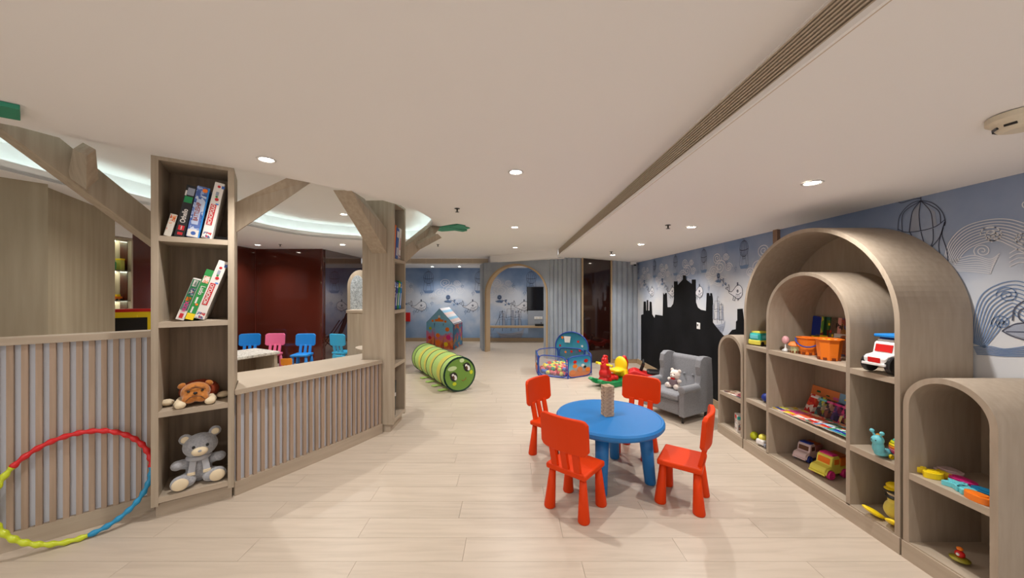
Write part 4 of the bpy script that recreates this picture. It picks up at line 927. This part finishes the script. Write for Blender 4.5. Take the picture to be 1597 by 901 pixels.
for k in range(6):
    a, b = V6[k], V6[(k+1) % 6]; nrm = Vector(((b-a).y, -(b-a).x, 0)).normalized()
    ps = rpanel(a, b, .012, hz-.005)
    prn = k in (0, 4)
    pp_ = B().prism(ps, nrm*.003).build('print_panel' if prn else 'net_panel', BEACHT if prn else NET, bpt)
    if prn:
        for q_, (f_, z_, r_, mt) in enumerate(((.3, .2, .05, OR), (.3, .27, .04, RED), (.75, .27, .045, RED), (.5, .14, .06, col('sand', (214, 130, 80))), (.62, .2, .035, WHT), (.2, .1, .06, MATS['sand']), (.82, .12, .05, OR), (.7, .17, .03, BLACK))):
            c_ = a.lerp(b, f_)+nrm*.004+Vector((0, 0, z_)); e_ = (b-a).normalized()
            B().prism([c_+e_*r_*math.cos(t_*PI/6)+Vector((0, 0, r_*.7*math.sin(t_*PI/6))) for t_ in range(12)], nrm*.001*(q_+1)).build('printed_figure', mt, pp_)
    B().tube(ps, .009, 6, True).build('wire_rim', PBL, pp_)
    # corner gusset
    B().prism([a.lerp(b, .05)+Vector((0, 0, 0)), a+Vector((0, 0, 0)), a+Vector((0, 0, hz-.02)), a.lerp(b, .06)+Vector((0, 0, hz-.02)), a.lerp(b, .03)+Vector((0, 0, hz-.1)), a.lerp(b, .03)+Vector((0, 0, .1))], nrm*.004).build('corner_binding', PBL, bpt)
B().prism([v*.97+Vector((0, 0, .004)) for v in V6], (0, 0, .006)).build('base_sheet', M('pit_base', (120, 124, 170), .7), bpt)
a, b = V6[2].lerp(V6[3], -.12), V6[3].lerp(V6[2], -.12)
nrm = Vector(((b-a).y, -(b-a).x, 0)).normalized()
back = [a.lerp(b, .5+.5*math.cos(PI*k/20))+Vector((0, 0, .33+.35*math.sin(PI*k/20)**.8)) for k in range(21)][::-1]
back = [a.lerp(b, 0)+Vector((0, 0, .05))]+back[1:-1]+[a.lerp(b, 1)+Vector((0, 0, .05))]
BACKS = vmix_mat('under_sea_back', [(90, 150, 170), (70, 150, 180), (40, 140, 170), (20, 100, 130)], .05, .7, None, 6, .6, .3)
bk_ = B().prism(back, nrm*.004).build('back_panel', BACKS, bpt); B().tube(back, .011, 6, True).build('wire_rim', PBL, bpt)
for f_, z_, r_, mt in ((.3, .5, .035, RED), (.78, .56, .035, OR), (.5, .3, .035, RED), (.35, .3, .04, col('fin_blue', (90, 110, 150))), (.85, .4, .03, RED), (.25, .33, .035, RED), (.68, .28, .03, OR), (.18, .42, .03, WHT)):
    c_ = a.lerp(b, f_)-nrm*.004+Vector((0, 0, z_)); e_ = (b-a).normalized()
    B().prism([c_+e_*r_*(1 if t_ % 2 else .5)*math.cos(t_*PI/5)+Vector((0, 0, r_*(1 if t_ % 2 else .5)*math.sin(t_*PI/5))) for t_ in range(10)], nrm*-.001).build('star_print', mt, bk_)
c_ = a.lerp(b, .62)-nrm*.01
B().prism([c_+Vector((0, 0, .47))+(b-a).normalized()*x+Vector((0, 0, z)) for x, z in ((-.05, 0), (.05, .0), (.07, .12), (-.07, .12))], nrm*-.01).build('hoop_net', WHT, bpt)
ballcols = [('red', RED), ('yellow', YEL), ('green', col('ball_green', (40, 160, 110))), ('blue', col('ball_blue', (60, 110, 190))), ('pink', col('ball_pink', (226, 110, 110))), ('pale yellow', PYEL)]
rr = random.Random(11); bmesh_ = {}; cnt = 0
for lev in range(2):
    for i in range(-9, 10):
        for j in range(-9, 10):
            x = (i+.5*(j % 2))*.074; y_ = j*.064
            if math.hypot(x, y_) > .41-.05*lev: continue
            if lev == 0 and math.hypot(x, y_) < .2 : continue
            nm, mt = rr.choice(ballcols)
            if nm not in bmesh_:
                o = B().ell((0, 0, 0), .036, 14).build('plastic_ball', mt, None, smooth=True); bmesh_[nm] = o.data; bpy.data.objects.remove(o)
            o = bpy.data.objects.new('plastic_ball', bmesh_[nm]); C.objects.link(o); cnt += 1
            o.location = (.93+x+rr.uniform(-.004, .004)+.02*(lev % 2), 6.35+y_+.02*(lev % 2), .047+lev*.058)
            tag(o, nm+' plastic ball in the heap inside the ball pit', 'ball', nm+' balls in the ball pit')
# rocker: rooster
rk = thing('rocking_rooster', 'red, yellow and green plastic rocking rooster with yellow handles', 'rocking toy', (1.58, 5.45, 0), math.radians(32))
def side(name, pts, w, mt, bev=.02, off=0): return B().prism([(x, -w/2+off, z) for x, z in pts], (0, w, 0)).build(name, mt, rk, bevel=bev, seg=3, smooth=False)
# local +x = tail, -x = head
for s in (-1, 1): side('rocker', [(-.40, .13), (-.36, .155), (-.28, .12), (-.1, .085), (.1, .085), (.24, .13), (.33, .215), (.42, .20), (.39, .12), (.27, .045), (.1, .004), (-.1, .004), (-.29, .05)], .08, GRN, .018, s*.10)
B().box((-.03, 0, .075), (.5, .16, .06)).build('foot_board', GRN, rk, bevel=.02)
m = B()
for (x, z, rx_, ry_, rz_) in ((-.16, .1, .11, .1, .07), (-.16, .2, .1, .09, .1), (-.165, .3, .075, .07, .1), (-.165, .39, .05, .055, .07), (-.05, .12, .1, .09, .05), (.02, .12, .06, .1, .06)): m.ell((x, 0, z), (rx_, ry_, rz_))
m.build('neck', RED, rk, voxel=.009)
m = B()
for x, z, r_ in ((-.2, .42, .03), (-.17, .455, .034), (-.135, .45, .03), (-.215, .37, .025)): m.ell((x, 0, z), (r_, .028, r_))
m.build('comb', RED, rk, voxel=.006)
m = B()
m.ell((.2, 0, .3), (.055, .125, .13)); m.ell((.1, 0, .22), (.12, .11, .035)); m.ell((.2, 0, .2), (.07, .13, .1)); m.ell((.0, 0, .225), (.03, .09, .03))
for q_ in (-1, 1): m.ell((.2, q_*.11, .13), (.055, .025, .09))
m.build('seat', YEL, rk, voxel=.009)
m = B(); m.ell((.28, 0, .38), (.04, .045, .06)); m.ell((.31, 0, .3), (.045, .045, .1)); m.ell((.3, 0, .2), (.045, .045, .09)); m.build('tail', RED, rk, voxel=.009)
B().tube([(-.18, -.16, .34), (-.18, -.12, .345), (-.18, .12, .345), (-.18, .16, .34)], [.022, .016, .016, .022], 12).build('handle', YEL, rk, smooth=True)
side('beak', [(-.27, .38), (-.3, .36), (-.25, .34)], .05, YEL, .008)
# ride-on car
rc_ = thing('ride_on_car', 'red and black ride-on toy car beside the black wall', 'ride-on toy', (2.17, 5.40, 0), math.radians(-18)); rc_.scale = (1.25, 1.25, 1.25)
B().prism([(x, -.11, z) for x, z in [(-.27, .07), (-.27, .17), (-.2, .2), (-.05, .16), (.05, .14), (.12, .18), (.25, .2), (.28, .1), (.26, .06)]], (0, .22, 0)).build('body', RED, rc_, bevel=.025, seg=3)
B().box((.05, 0, .17), (.2, .17, .05)).build('seat', BLACK, rc_, bevel=.02)
B().prism([(x, -.1, z) for x, z in [(.19, .18), (.23, .33), (.26, .35), (.29, .33), (.27, .18)]], (0, .2, 0)).build('backrest', BLACK, rc_, bevel=.015)
B().tube([(-.12, 0, .18), (-.09, 0, .27)], .02, 10).build('steering_column', BLACK, rc_)
B().tube([(-.09+.02*math.sin(a)*0, .075*math.cos(a), .285+.03*math.sin(a)) for a in [2*PI*k/20 for k in range(20)]], .011, 8, True).build('steering_wheel', BLACK, rc_)
B().box((-.24, 0, .13), (.06, .14, .04)).build('grille', M('chrome_toy', (190, 190, 194), .25), rc_, bevel=.008)
for x in (-.17, .18):
    for s in (-1, 1): pw('wheel', (x, s*.115, .065), .065, .05, BLACK)(rc_)
# ================================================================== LEFT REAR ALCOVE
cb = kid_chair(SKY); g = 'small toy chairs in the dark red alcove'
place(cb, -4.97, 6.5, (.3, -1), 'blue plastic child chair farthest left in the dark red alcove', True, g)
place(cb, -3.93, 6.5, (.12, -1), 'blue plastic child chair at the right of the pink one', False, g)
cb.children
for c_ in bpy.data.objects:
    pass
pk = kid_chair(M('pink_plastic', (226, 110, 150), .4)); place(pk, -4.55, 6.55, (.1, -1), 'pink plastic child chair in the dark red alcove', True, g)
lb = kid_chair(M('light_blue_plastic', (60, 176, 222), .4)); place(lb, -3.30, 6.8, (.3, 1), 'light blue plastic child chair left of the wooden partition', True, g)
place(lb, -2.93, 5.98, (.3, 1), 'small light blue plastic stool-sized chair in front of the wooden partition', False, g, .6)
oc = kid_chair(M('amber_plastic', (230, 140, 30), .4)); place(oc, -3.85, 5.98, (-.2, 1), 'small orange plastic stool-sized chair behind the speckled table', True, g, .5)
ter = print_mat('terrazzo', [(206, 200, 190), (190, 182, 170), (226, 222, 214), (206, 200, 190), (130, 120, 110), (212, 206, 196)], 70)
st_ = thing('speckled_table', 'wooden table with a speckled terrazzo top behind the half wall', 'table', (-3.83, 4.60, 0), math.atan2(.89, .45))
B().box((0, 0, .595), (1.1, .62, .04)).build('tabletop', ter, st_, bevel=.008)
B().box((.51, 0, .29), (.04, .56, .57)).build('end_panel', WOOD, st_); B().box((-.51, 0, .29), (.04, .56, .57)).build('end_panel', WOOD, st_)
B().box((0, .2, .3), (1.0, .03, .54)).build('modesty_panel', MATS['wood_inner'], st_)
pt = thing('partition_cabinet', 'pale wooden partition cabinet behind the slim bookcase', 'cabinet', (-2.535, 6.45, 0))
B().box((0, 0, .54), (.9, .3, 1.08)).build('body', WOOD, pt); B().box((0, 0, 1.105), (.93, .33, .05)).build('top_panel', WOODH, pt, bevel=.002)
ap = thing('arched_display_panel', 'arched wooden panel with pebble mosaic standing on the partition cabinet', 'panel', (-2.84, 6.5, 1.131))
B().prism([(a_, .0, b_) for a_, b_ in arch_pts(0, .24, 0, .42, .74)], (0, .03, 0)).build('panel', WOOD, ap)
B().prism([(a_-.05, -.006, b_) for a_, b_ in arch_pts(0, .13, 0.0, .40, .64)], (0, .006, 0)).build('mosaic_inset', print_mat('pebbles', [(206, 214, 218), (90, 96, 100), (180, 192, 198), (214, 220, 222), (120, 128, 132)], 90), ap)
fcx = thing('folding_chair', 'dark folding chair behind the slim bookcase, mirrored in the glossy wall', 'chair', (-3.36, 8.3, 0), 1.3)
B().prism([(-.25, .2, .45), (.25, .2, .45), (.27, .38, .95), (0, .42, 1.02), (-.27, .38, .95)], (0, .03, 0)).build('backrest', BLACK, fcx, bevel=.01)
B().box((0, 0, .42), (.48, .46, .03), rx=.2).build('seat', BLACK, fcx)
for s in (-1, 1):
    B().tube([(s*.25, -.25, 0), (s*.23, .25, .8)], .012, 8).build('leg', MET, fcx); B().tube([(s*.25, .28, 0), (s*.23, -.2, .46)], .012, 8).build('leg', MET, fcx)
ez_ = thing('easel_board', 'red and yellow framed blackboard easel behind the left slatted wall', 'easel', (-4.80, 4.30, 0), .55)
B().box((0, 0, 1.02), (.62, .03, .46)).build('outer_frame', RED, ez_, bevel=.015); B().box((0, -.012, 1.02), (.54, .025, .38)).build('inner_frame', YEL, ez_, bevel=.01)
B().box((0, -.026, 1.01), (.42, .004, .26)).build('board', BLACK, ez_)
for x in (-.1, .1): B().box((x, -.03, 1.155), (.04, .012, .03)).build('clip', YEL, ez_)
for s in (-1, 1): B().tube([(s*.27, 0, 0), (s*.27, 0, .85)], .016, 8).build('leg', RED, ez_); B().tube([(s*.25, .16, 0), (s*.25, .02, 1.1)], .014, 8).build('leg', RED, ez_)
toy('fire_call_point', 'small red box fixed to the mural wall just past the slim bookcase', 'alarm', (-3.07, BY-.006, .6), [pb('body', (0, -.03, .12), (.16, .06, .26), RED)])
# ================================================================== TOYS ON THE RIGHT SHELVES
Z1, Z2, Z3 = .976, .486, .103
def SY(x, X): return F*X/(x-CX)
def vehicle(label, loc, rz, s, body, roof, wheel, win, dump=None, grille=None, name='toy_truck', hi=0, bed=None):
    t = thing(name, label, 'toy', loc, rz)     # front is -x
    q = lambda *v: tuple(a*s for a in v)
    B().prism([(x*s, -.24*s, z*s) for x, z in [(-.5, .14), (-.52, .3), (-.44, .36), (-.25, .40), (-.19, .66), (-.12, .7), (.1, .7), (.14, .64), (.16, .36), (.5, .34), (.5, .14)]], (0, .48*s, 0)).build('body', body, t, bevel=.03*s, seg=3)
    B().box(q(-.02, 0, .72), q(.26, .4, .05)).build('roof', roof, t, bevel=.02*s)
    B().prism([(x*s, -.18*s, z*s) for x, z in [(-.247, .44), (-.205, .62), (-.215, .62), (-.257, .44)]], (0, .36*s, 0)).build('windscreen', win, t)
    for sg in (-1, 1):
        B().box(q(-.02, sg*.243, .53), q(.2, .012, .17)).build('side_window', win, t, bevel=.006*s)
        for x in (-.3, .3): pw('wheel', q(x, sg*.25, .14), .14*s*(1.55 if hi else 1), .12*s, wheel)(t)
        B().tube([tuple(s*v for v in (-.3+.18*math.cos(a), sg*.245, .15+.18*math.sin(a))) for a in [PI*k/8 for k in range(9)]], .025*s, 6).build('fender', body, t)
    if grille: B().box(q(-.52, 0, .25), q(.02, .26, .12)).build('grille', grille, t, bevel=.005*s)
    B().box(q(-.53, 0, .15), q(.05, .5, .06)).build('bumper', body, t, bevel=.01*s)
    if dump:
        B().hexa([q(.16, -.22, .36), q(.5, -.22, .36), q(.5, .22, .36), q(.16, .22, .36), q(.1, -.28, .66), q(.62, -.28, .62), q(.62, .28, .62), q(.1, .28, .66)]).build('dump_bed', dump, t, bevel=.02*s)
        B().box(q(.36, 0, .655), q(.4, .44, .012)).build('bed_floor', M('bed_dark_orange', (170, 84, 20)), t)
    return t
v = vehicle('white toy off-road truck with red windows and blue roof rack on the upper right bin', (2.27, SY(1391, 2.27), Z1+.022), 2*PI-.42, .24, WHT, WHT, BLACK, RED, grille=RED, hi=1)
v.rotation_euler = (0, 0, .12)
B().box((.03, 0, .200), (.16, .115, .018)).build('roof_rack', SKY, v, bevel=.005); B().box((.04, 0, .186), (.11, .1, .016)).build('rack_base', DBL, v)
vv = vehicle('yellow toy dump truck with orange bed and pink wheels in the lower center bin', (2.36, SY(1293, 2.36)+.0, Z3), .22, .22, PYEL, MAG, MAG, OR, dump=OR)
vehicle('white toy car with blue roof and blue wheels in the lower center bin', (2.40, SY(1262, 2.40)+.02, Z3), .35, .19, col('pale_pink_white', (222, 200, 200)), DBL, DBL, BRN, name='toy_car', dump=col('dull_pink', (170, 110, 110)))
toy('toy_bus', 'teal and yellow toy bus at the upper left bin', 'toy', (2.26, SY(1185, 2.26), Z1), [pb('body', (0, 0, .07), (.15, .1, .09), TEAL, bevel=.02), pb('bumper', (-.03, 0, .03), (.1, .106, .045), PYEL, bevel=.01), pb('roof', (0, 0, .118), (.12, .08, .02), PYEL, bevel=.008), pb('windscreen', (-.076, 0, .08), (.006, .07, .035), CYAN), pb('side_window', (0, -.051, .08), (.08, .004, .03), CYAN), pw('wheel', (-.045, -.05, .02), .02, .015, BLACK), pw('wheel', (.045, -.05, .02), .02, .015, BLACK)], .35)
toy('toy_rattle', 'pink and white balloon-shaped toy on a stand left of the orange pails', 'toy', (2.24, SY(1225, 2.24), Z1), [lambda t: B().lathe([(.026, 0), (.026, .008), (.01, .02), (.005, .03), (.005, .06)], seg=16).build('stand', WHT, t, smooth=True), pe('bulb', (0, 0, .092), (.026, .026, .032), col('soft_pink', (226, 170, 176)))])
def pail(label, loc, rz, w, mt, top=.0, handle=None, name='sand_pail', castle=True):
    t = thing(name, label, 'toy', loc, rz); h = w*.95
    B().lathe([(w*.40, 0), (w*.5, h), (w*.56, h), (w*.56, h*1.06), (w*.49, h*1.06), (w*.47, h*.9), (w*.05, h*.88)], seg=8 if castle else 20).build('bucket', mt, t, bevel=.002)
    for k in range(8):
        a = (k+.5)*PI/4
        B().box((w*.40*math.cos(a), w*.40*math.sin(a), .01), (.012, w*.13, .018), rz=a).build('gate_notch', M('notch_dark', (120, 50, 10)), t)
    if handle:
        B().tube([(w*.56*math.cos(a), -w*.56*abs(math.sin(a))*1.0-0, h*.95-w*.42*math.sin(a)) for a in [PI*k/12 for k in range(13)]], .005, 8).build('handle', handle, t, smooth=True)
    return t
pail('middle orange sand pail with a blue handle on the shelf', (2.30, SY(1260, 2.30), Z1), -.8, .132, OR, handle=DBL)
pail('larger orange castle sand pail at the right of the three pails', (2.27, SY(1295, 2.28), Z1), -.7, .15, OR, handle=None)
t = pail('small clear pail with an orange lid beside the pink rattle', (2.25, SY(1240, 2.25), Z1), -.8, .062, M('clear_green', (196, 200, 150), .2), castle=False, name='small_pail')
B().lathe([(.042, .055), (.046, .062), (.03, .085), (.012, .09)], seg=10).build('lid', OR, t)
for i, (dx, dy, c_) in enumerate(((0, 0, YEL), (.02, -.03, WHT), (-.02, .02, PYEL))):
    tag(B().ell((2.27+dx, SY(1295, 2.28)+dy, Z1+.138), (.016, .014, .010), 10).build('toy_shell', c_, None, smooth=True), ('yellow', 'white', 'pale yellow')[i]+' little toy shell inside the orange castle pail', 'toy')
# standing books at the rear of the upper center bin
def book(loc, w, h, t_, mt, label, lean, deco=(), name='picture_book', flat=False, grp=None):
    r = thing(name, label, 'book', loc, 0, grp); r.matrix_basis = Matrix.Translation(loc) @ Matrix.Rotation(-PI/2, 4, 'Z') @ Matrix.Rotation(-lean, 4, 'X')
    # local x: to the right in view (toward camera), y into shelf
    B().box((0, t_/2, h/2), (w*.985, t_*.7, h*.985)).build('pages', PAPER, r); 
    for yy in (t_*.08, t_*.92): B().box((0, yy, h/2), (w, t_*.14, h)).build('cover', mt, r)
    for (x, z, ww, hh, m2) in deco: B().box((x*w, -.0006, z*h), (ww*w, .001, hh*h)).build('cover_print', m2, r)
    return r
bx = 2.50
YY = lambda px: SY(px, bx)
bks = [(1269.5, .08, print_mat('pb_sunset', [(30, 60, 160), (240, 190, 40), (180, 60, 30), (30, 70, 170)], 8), 'blue and yellow picture book leaning at the left rear of the orange pails', [(0, .7, 1, .55, DBL), (0, .38, 1, .12, YEL)]),
       (1279, .12, print_mat('pb_green', [(90, 150, 60), (200, 190, 60), (60, 130, 110), (140, 40, 30)], 14), 'green and yellow picture book leaning behind the orange pails', [(0, .35, .9, .25, YEL), (-.1, .25, .2, .1, RED)]),
       (1291, .12, col('pb_dark_green', (16, 78, 40)), 'dark green picture book with small flowers behind the orange pails', [(-.1, .8, .12, .07, YEL), (.05, .6, .12, .08, RED), (.2, .5, .12, .07, YEL), (-.05, .35, .25, .05, OR), (0, .4, .1, .12, RED)]),
       (1305, .15, col('pb_pink', (224, 160, 150)), 'pink picture book with black lettering behind the orange pails', [(.15, .32, .8, .5, WHT), (.05, .3, .3, .36, RED), (.3, .3, .35, .45, OR)]),
       (1319, .12, print_mat('pb_blue', [(60, 110, 160), (50, 90, 150), (200, 60, 40), (210, 150, 50)], 12), 'blue picture book with an orange figure at the right behind the pails', [(0, .3, .7, .5, OR)])]
for px, w_, mt, lab, dec in bks:
    bk = book((bx, YY(px), Z1), w_, .285, .012, mt, lab, .1, dec)
    if 'pink' in lab: text('Paj', .05, BLACK, bk, frame3((0, -.002, .22), (1, 0, 0), (0, 0, 1)), bold=.001)
# leaning books in the middle bin
mc = [('pb_red2', [(190, 30, 30), (210, 70, 40), (220, 200, 190)]), ('pb_mix1', [(60, 110, 110), (200, 190, 160), (190, 190, 60), (70, 50, 50)]), ('pb_mix2', [(60, 40, 50), (200, 150, 130), (120, 60, 50)]), ('pb_purple', [(70, 40, 110), (150, 60, 110), (50, 30, 80)]), ('pb_magenta', [(190, 40, 110), (60, 40, 60), (220, 190, 120)]), ('pb_dark3', [(60, 30, 40), (190, 180, 190), (150, 60, 60)])]
labs = ['red comic book at the left of the row propped in the middle bin', 'green and yellow comic book in the row propped in the middle bin', 'brown comic book in the row propped in the middle bin', 'purple comic book in the row propped in the middle bin', 'magenta comic book in the row propped in the middle bin', 'dark comic book at the right of the propped row']
for i, ((nm, cc_), lab) in enumerate(zip(mc, labs)):
    book((2.40, SY(1261+i*11.5, 2.40), Z2), .095, .155, .008, print_mat(nm, cc_, 26), lab, .42, [(0, .86, .8, .1, (WHT, CYAN, PINK, MAG, PINK, WHT)[i])])
book((2.49, SY(1285, 2.49), Z2), .34, .20, .01, col('pb_orange', (226, 130, 70)), 'orange wide book with green hills at the rear of the middle bin', .22, [(-.25, .8, .1, .07, DGP), (0, .74, .08, .05, DGP), (.25, .72, .22, .1, PINK)])
book((2.485, SY(1314, 2.485), Z2), .12, .20, .01, col('pb_sky', (130, 170, 200)), 'pale blue book at the right rear of the middle bin', .2, [(.1, .5, .3, .2, OR), (-.1, .8, .1, .06, YEL)])
# flat magazines along the front
fm = [('mg1', [(220, 216, 60), (230, 224, 200), (220, 180, 40)], 'yellow magazine lying at the left end of the middle shelf'), ('mg2', [(220, 50, 130), (230, 120, 170), (240, 220, 90)], 'pink magazine lying second from the left on the middle shelf'), ('mg3', [(240, 120, 60), (230, 70, 60), (240, 220, 190)], 'orange magazine lying on the middle shelf after the pink one'), ('mg4', [(230, 230, 230), (220, 90, 60), (60, 120, 90)], 'white and red magazine lying at the center of the middle shelf'), ('mg5', [(230, 232, 236), (90, 160, 200), (60, 130, 80), (220, 150, 90)], 'white and blue magazine lying on the middle shelf'), ('mg6', [(230, 232, 230), (50, 150, 110), (220, 110, 60), (70, 150, 200)], 'green and white magazine lying at the right end of the middle shelf')]
for i, (nm, cc_, lab) in enumerate(fm):
    y0 = 2.86-i*.105
    t = thing('magazine', lab, 'magazine', (2.285, y0, Z2+.001+.0045*i), -.06+.03*(i % 3)); 
    B().box((0, 0, .002), (.2, .15, .003)).build('pages', PAPER, t); B().box((0, 0, .0041), (.2, .15, .0012)).build('cover', print_mat(nm, cc_, 22), t)
    B().box((-.06, 0, .0052), (.03, .11, .0006)).build('cover_title', (DBL, YEL, WHT, RED, RED, DBL)[i], t)
for i, (c_, lab, px) in enumerate(((print_mat('mg7', [(150, 110, 80), (220, 200, 180), (90, 60, 60)], 20), 'brown magazine on the shelf of the far small arch', 3.5), (print_mat('mg8', [(200, 90, 90), (60, 60, 70), (220, 210, 200)], 20), 'red-grey magazine overlapping on the shelf of the far small arch', 3.38))):
    t = thing('magazine', lab, 'magazine', (2.27, px, .441+.004*i), .1*i); B().box((0, 0, .002), (.2, .14, .003)).build('pages', PAPER, t); B().box((0, 0, .0041), (.2, .14, .0012)).build('cover', c_, t)
t = toy('puzzle_box', 'white patterned toy box at the bottom of the far small arch', 'box', (2.24, 3.385, .101), [pb('box', (0, 0, .08), (.09, .1, .16), WP, bevel=.002)], -.35)
B().box((-.0455, 0, .075), (.002, .08, .11)).build('front_print', print_mat('animals', [(222, 216, 210), (150, 90, 70), (90, 110, 120), (226, 220, 214)], 45), t); B().box((0, -.051, .07), (.07, .002, .1)).build('side_print', MATS['animals'], t); B().box((-.02, -.052, .14), (.05, .002, .03)).build('teal_band', TEAL, t); B().box((-.046, 0, .14), (.002, .06, .03)).build('red_title', RED, t)
tag(B().ell((2.25, SY(1195.5, 2.25)+.0, Z2+.04), .038, 18).build('toy_ball', DBL, None, smooth=True), 'blue ball in the middle left bin of the large arch', 'ball')
tag(B().ell((2.23, SY(1176, 2.23), Z3+.036), (.034, .036, .036), 18).build('toy_ball', LIME, None, smooth=True), 'lime yellow ball in the lower left bin of the large arch', 'ball')
toy('toy_car', 'cream and white toy car beside the lime ball', 'toy', (2.22, SY(1188.5, 2.22)-.01, Z3), [pb('body', (0, 0, .035), (.09, .075, .05), WHT, bevel=.015), pe('cab', (0, 0, .07), (.035, .032, .03), PYEL), pw('wheel', (-.03, -.04, .018), .018, .014, INKG), pw('wheel', (.03, -.04, .018), .018, .014, INKG)], .4)
# snail
sn = thing('toy_snail', 'turquoise toy snail with a rainbow striped shell in the right bin', 'toy', (2.225, SY(1384, 2.225), Z2), .15); sn.scale = (.88, .88, .88)
SNB = M('snail_blue', (104, 186, 196), .5)
m = B().ell((-.03, 0, .03), (.07, .03, .026)).ell((-.075, 0, .07), (.032, .03, .05)).ell((-.08, 0, .115), (.036, .032, .034)); m.build('body', SNB, sn, voxel=.003)
for s in (-1, 1):
    B().tube([(-.08, s*.015, .14), (-.085, s*.026, .165)], .006, 8).ell((-.085, s*.028, .17), .013, 10).build('antenna', SNB, sn, smooth=True); B().ell((-.112, s*.012, .12), .004, 8).build('eye', BLACK, sn)
rb = [col('r_teal', (90, 200, 180)), LIME, YEL, OR, col('r_pink', (230, 110, 140)), MAG]
for k in range(7):
    z0 = .02+k*.017; zz = [z0, z0+.0085, z0+.017]; R_ = .06
    pr = [(math.sqrt(max(.0004, R_**2-(z-.08)**2)), z) for z in zz]
    B().lathe(pr, seg=22, c=(.03, -.05, 0), sy=.85).build('shell_band', rb[(6-k) % 6], sn, smooth=True)
pw('wheel', (-.02, -.035, .015), .015, .012, YEL)(sn); pw('wheel', (.05, -.035, .018), .018, .012, BLACK)(sn); B().ell((.0, .05, .1), (.03, .02, .035)).build('rear_fin', M('amber', (190, 130, 30)), sn, smooth=True)
# duck
dk = thing('toy_duck', 'yellow plush duck in a pilot cap in the lower right bin', 'soft toy', (2.275, SY(1397, 2.275), Z3), .15); dk.scale = (.9, .9, .9)
DY = M('duck_yellow', (224, 206, 90), .9, sheen=.4)
B().ell((.02, 0, .07), (.08, .065, .068)).ell((.0, 0, .14), (.04, .04, .04)).build('body', DY, dk, voxel=.004)
B().ell((0, 0, .19), (.045, .042, .042)).build('head', CREAM, dk, smooth=True)
B().lathe([(.046, .15), (.05, .16), (.044, .17)], seg=18).build('neckband', BLACK, dk); B().tube([(-.042, -.025, .2), (-.048, 0, .203), (-.042, .025, .2)], .014, 8).build('goggles', BLACK, dk)
B().ell((.0, 0, .228), (.05, .045, .022)).ell((-.045, 0, .218), (.03, .03, .008)).build('cap', YEL, dk, smooth=True)
for s in (-1, 1):
    B().ell((-.095, s*.055, .034), (.07, .042, .016), 14, rz=s*-.35, ry=.5).ell((-.13, s*.075, .058), (.022, .022, .01), 12, ry=.6).build('foot', YEL, dk, smooth=True)
B().ell((.06, .05, .08), (.04, .02, .035)).build('wing', col('wing_grey', (150, 150, 130)), dk, smooth=True)
# near arch toys on the middle shelf
ZA = .479
def moldtoy(px, X, mt, label, pts, h=.022, rz=0, cat='toy', nm='sand_mould'):
    t = thing(nm, label, cat, (X, SY(px, X), ZA), rz); s = [(p.x, p.y, 0) for p in spline([(a, b, 0) for a, b in pts], 4, True)]
    B().prism(s, (0, 0, h)).build('mould', mt, t, bevel=.006, seg=2); B().prism([(x*.6, y_*.6, h-.002) for x, y_, _ in s], (0, 0, .006)).build('raised_center', mt, t, bevel=.003); return t
def star(n, r0, r1): return [(r0*math.cos(PI*k/n) if k % 2 == 0 else r1*math.cos(PI*k/n), (r0 if k % 2 == 0 else r1)*math.sin(PI*k/n)) for k in range(2*n)]
oval = lambda a, b: [(a*math.cos(PI*k/4), b*math.sin(PI*k/4)) for k in range(8)]
moldtoy(1432, 2.23, YEL, 'yellow flower sand mould at the left of the near arch shelf', star(4, .042, .028), .03)
moldtoy(1456, 2.235, YEL, 'yellow fish sand mould beside the clear dish on the near arch shelf', [(-.05, 0), (-.02, .028), (.02, .028), (.04, .01), (.06, .03), (.06, -.03), (.04, -.01), (.02, -.028), (-.02, -.028)], .03)
moldtoy(1475, 2.34, M('clear_pink', (216, 190, 190), .15), 'clear whitish oval dish at the rear of the near arch shelf', oval(.05, .07), .03)
moldtoy(1502, 2.30, MAG, 'magenta sand mould behind the cyan ones', oval(.032, .055), .028)
moldtoy(1494, 2.235, CYAN, 'cyan starfish sand mould on the near arch shelf', star(5, .055, .03), .024)
moldtoy(1512, 2.22, CYAN, 'cyan shell sand mould between the starfish and the orange mould', star(6, .04, .032), .024)
moldtoy(1538, 2.27, col('petrol', (16, 110, 150)), 'petrol blue sand mould at the right rear of the near arch shelf', oval(.035, .05), .03)
moldtoy(1527, 2.195, OR, 'orange ridged sand mould at the right front of the near arch shelf', oval(.032, .05), .03)
sp = thing('spinning_top', 'red and olive toy spinning top at the bottom of the near arch', 'toy', (2.25, SY(1497, 2.25), .101))
B().lathe([(.004, 0), (.012, .006), (.034, .016), (.036, .022), (.012, .03)], seg=24).build('disc', M('olive', (150, 140, 40), .4), sp, smooth=True)
B().ell((-.0, 0, .044), (.018, .018, .018), 14).build('ball', RED, sp, smooth=True); B().ell((0, 0, .07), (.012, .012, .009), 12).build('knob', OR, sp, smooth=True); B().ell((-.017, -.004, .046), (.005, .007, .007), 8).build('eye', WHT, sp)
